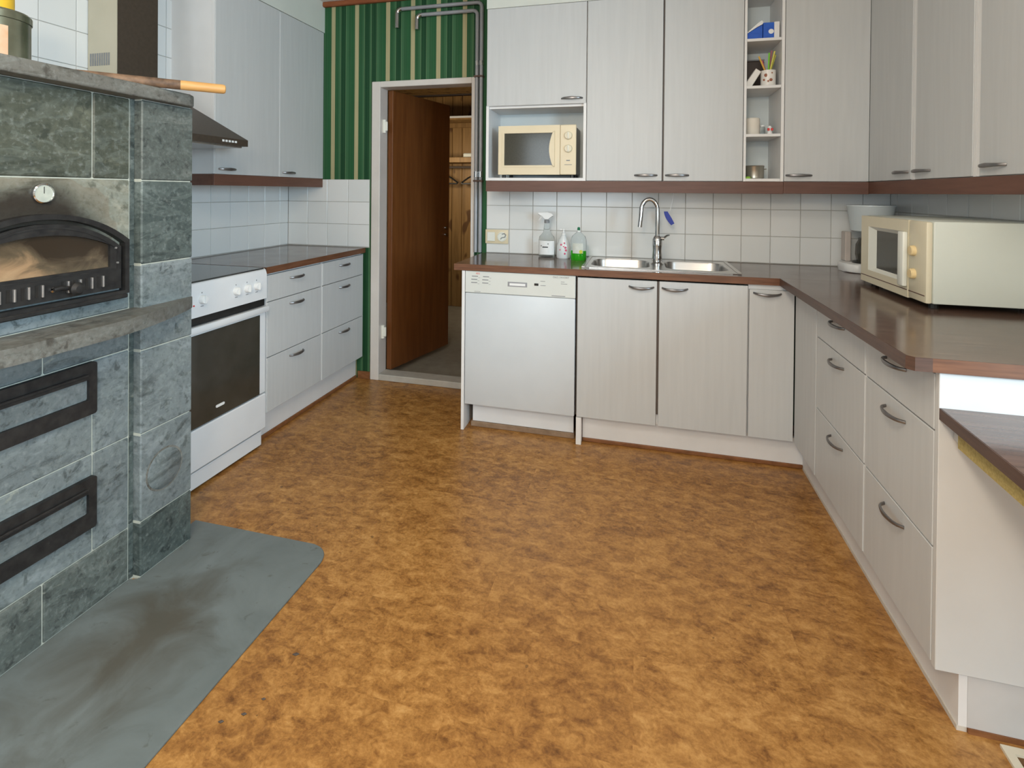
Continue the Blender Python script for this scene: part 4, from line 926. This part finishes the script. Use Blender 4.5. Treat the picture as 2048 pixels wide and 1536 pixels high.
tr_ = thing('black_tray', 'dark tray leaning at the back of the second shelf', 'tray', (.60, 3.12, z))
B().box(.542, .664, 3.165, 3.177, z, z+.175, .004).obj('tray_panel', speckled('dark_brown_plastic', (.03, .018, .012), (.06, .035, .025), 12, rough=.35), tr_)
B().box(.540, .666, 3.160, 3.180, z+.175, z+.183, .003).obj('tray_rim', M['pipe'], tr_)
wbx = thing('white_box', 'tilted white plastic box beside the mug', 'box', (.57, 3.02, z))
q = B(); q.box(0, .045, 2.985, 3.085, 0, .088, .005, 2); q.turn(Matrix.Translation((.5395, 0, z+.001)) @ Matrix.Rotation(-.0, 4, 'Y'))
q = B(); q.prism([(.5395, z+.0005), (.5680, z+.0005), (.6130, z+.078), (.5880, z+.096), (.5395, z+.022)], 'y', 2.985, 3.075, .003).obj('box_shell', M['mug'], wbx)
mg = thing('mug', 'white mug with brown spots holding drinking straws', 'mug', (.648, 3.02, z))
MC = (.650, 3.005)
B().lathe([(0, z), (.033, z), (.036, z+.004), (.0365, z+.083), (.034, z+.083), (.0335, z+.006), (0, z+.006)], (*MC, 0), 24).obj('mug_body', M['mug'], mg)
sd = B()
for a_, h_, r_ in ((-.5, .055, .009), (.15, .030, .008), (-.75, .032, .006), (-.2, .024, .005), (.3, .066, .004)):
    sd.lathe([(r_, -.0005), (r_*.8, -.0020), (0, -.0022)], (MC[0] + .0365*math.sin(a_), MC[1] - .0365*math.cos(a_), z+h_), 10, 'y')
sd.obj('printed_spots', speckled('brown_red_print', (.28, .09, .05), (.36, .14, .07), 40), mg)
cols = [((.72, .42, .06), -.055, .13, -.012), ((.55, .12, .22), -.030, .115, .010), ((.20, .62, .05), .004, .150, .0), ((.45, .16, .20), .022, .165, .012), ((.68, .62, .12), .030, .155, -.008), ((.50, .52, .10), .040, .140, .006)]
labs = ['yellow drinking straw leaning left out of the mug', 'pinkish drinking straw leaning in the mug beside the yellow one', 'bright green drinking straw standing in the mug', 'purplish red drinking straw, tallest in the mug', 'pale yellow drinking straw in the mug', 'olive drinking straw leaning outermost in the mug']
for (c_, dx_, h_, dy_), lb_ in zip(cols, labs):
    m_ = speckled('straw_plastic', tuple(v*.9 for v in c_), c_, 20, rough=.4)
    base = Vector((MC[0] - dx_*.25, MC[1] + dy_*.5, z+.0075))
    tag(B().tube([base, base + Vector((dx_*1.15, dy_, h_+.02))], .0042, 8).obj('drinking_straw', m_), lb_, 'straw', 'drinking straws in the mug')
gj = thing('glass_tumbler', 'small clear glass behind the mug at the shelf side', 'glass', (.685, 3.1, z))
B().lathe([(0, z), (.014, z), (.015, z+.07), (.0135, z+.07), (.0125, z+.004), (0, z+.004)], (.684, 3.085, 0), 16).obj('glass_body', M['clear'], gj)
z = SH[1]+.0005
tag(B().lathe([(0, z), (.034, z), (.036, z+.003), (.036, z+.088), (.033, z+.092), (.006, z+.090), (0, z+.09)], (.585, 3.045, 0), 28).obj('pillar_candle', M['candle']), 'thick cream pillar candle on the third shelf', 'candle')
gl_ = thing('glass_jar', 'tiny clear glass jar with white lid beside the candle', 'jar', (.637, 3.05, z))
B().lathe([(0, z), (.013, z), (.014, z+.04), (.011, z+.048), (0, z+.048)], (.637, 3.06, 0), 16).obj('jar_body', M['clear'], gl_)
B().lathe([(.012, z+.0482), (.012, z+.056), (0, z+.056)], (.637, 3.06, 0), 16).obj('lid', M['white'], gl_)
rb = thing('red_white_figurine', 'tiny white ornament with a red bow on the third shelf', 'ornament', (.667, 3.04, z))
B().lathe([(0, z), (.012, z), (.013, z+.012), (.008, z+.028), (.010, z+.038), (.006, z+.048), (0, z+.05)], (.666, 3.03, 0), 16).obj('body', M['white'], rb)
B().box(.652, .663, 3.014, 3.022, z+.022, z+.036, .002).box(.669, .680, 3.014, 3.022, z+.022, z+.036, .002).obj('bow', M['red_ink'], rb)
z = SH[0]+.0015
pt = thing('lidded_pot', 'small shiny metal pot with side handles on the lowest shelf', 'pot', (.59, 3.04, z))
B().lathe([(0, z), (.043, z), (.046, z+.004), (.047, z+.064), (.049, z+.067), (.046, z+.070), (.044, z+.066), (.043, z+.006), (0, z+.006)], (.597, 3.045, 0), 32).obj('pot_body', M['tin'], pt)
for sg in (-1, 1): B().tube([(.597+sg*.046, 3.035, z+.050), (.597+sg*.056, 3.038, z+.052), (.597+sg*.056, 3.052, z+.052), (.597+sg*.046, 3.055, z+.050)], .003, 6).obj('side_handle', M['tin'], pt)
tag(B().lathe([(0, z), (.008, z+.0), (.009, z+.006), (.004, z+.011), (0, z+.011)], (.555, 2.985, 0), 12, sx=1.6).obj('green_clip', speckled('lime_plastic', (.25, .5, .05), (.3, .58, .08), 20)), 'small lime green clip beside the metal pot', 'clip')

# dark chips dropped from the firewood
chips = ((-.907, 1.252, .007, 'largest dark wood chip on the cork floor, farthest from the camera'), (-.905, 1.12, .004, 'tiny dark wood chip on the cork floor, next behind the last two'),
         (-.925, 1.075, .005, 'flat dark wood chip on the cork floor between its two neighbours'), (-.965, 1.045, .005, 'dark wood chip on the cork floor closest to the hearth plate edge'))
for cx_, cy_, r_, lab_ in chips:
    q = B(); q.prism([(cx_ - r_*1.3, cy_ - r_*.4), (cx_ + r_*.3, cy_ - r_*.6), (cx_ + r_*1.2, cy_ + r_*.5), (cx_ - r_*.2, cy_ + r_*.7)], 'z', .0003, .004, .0008)
    tag(q.obj('wood_chip', M['gap']), lab_, 'chip', 'dark chips on the floor')
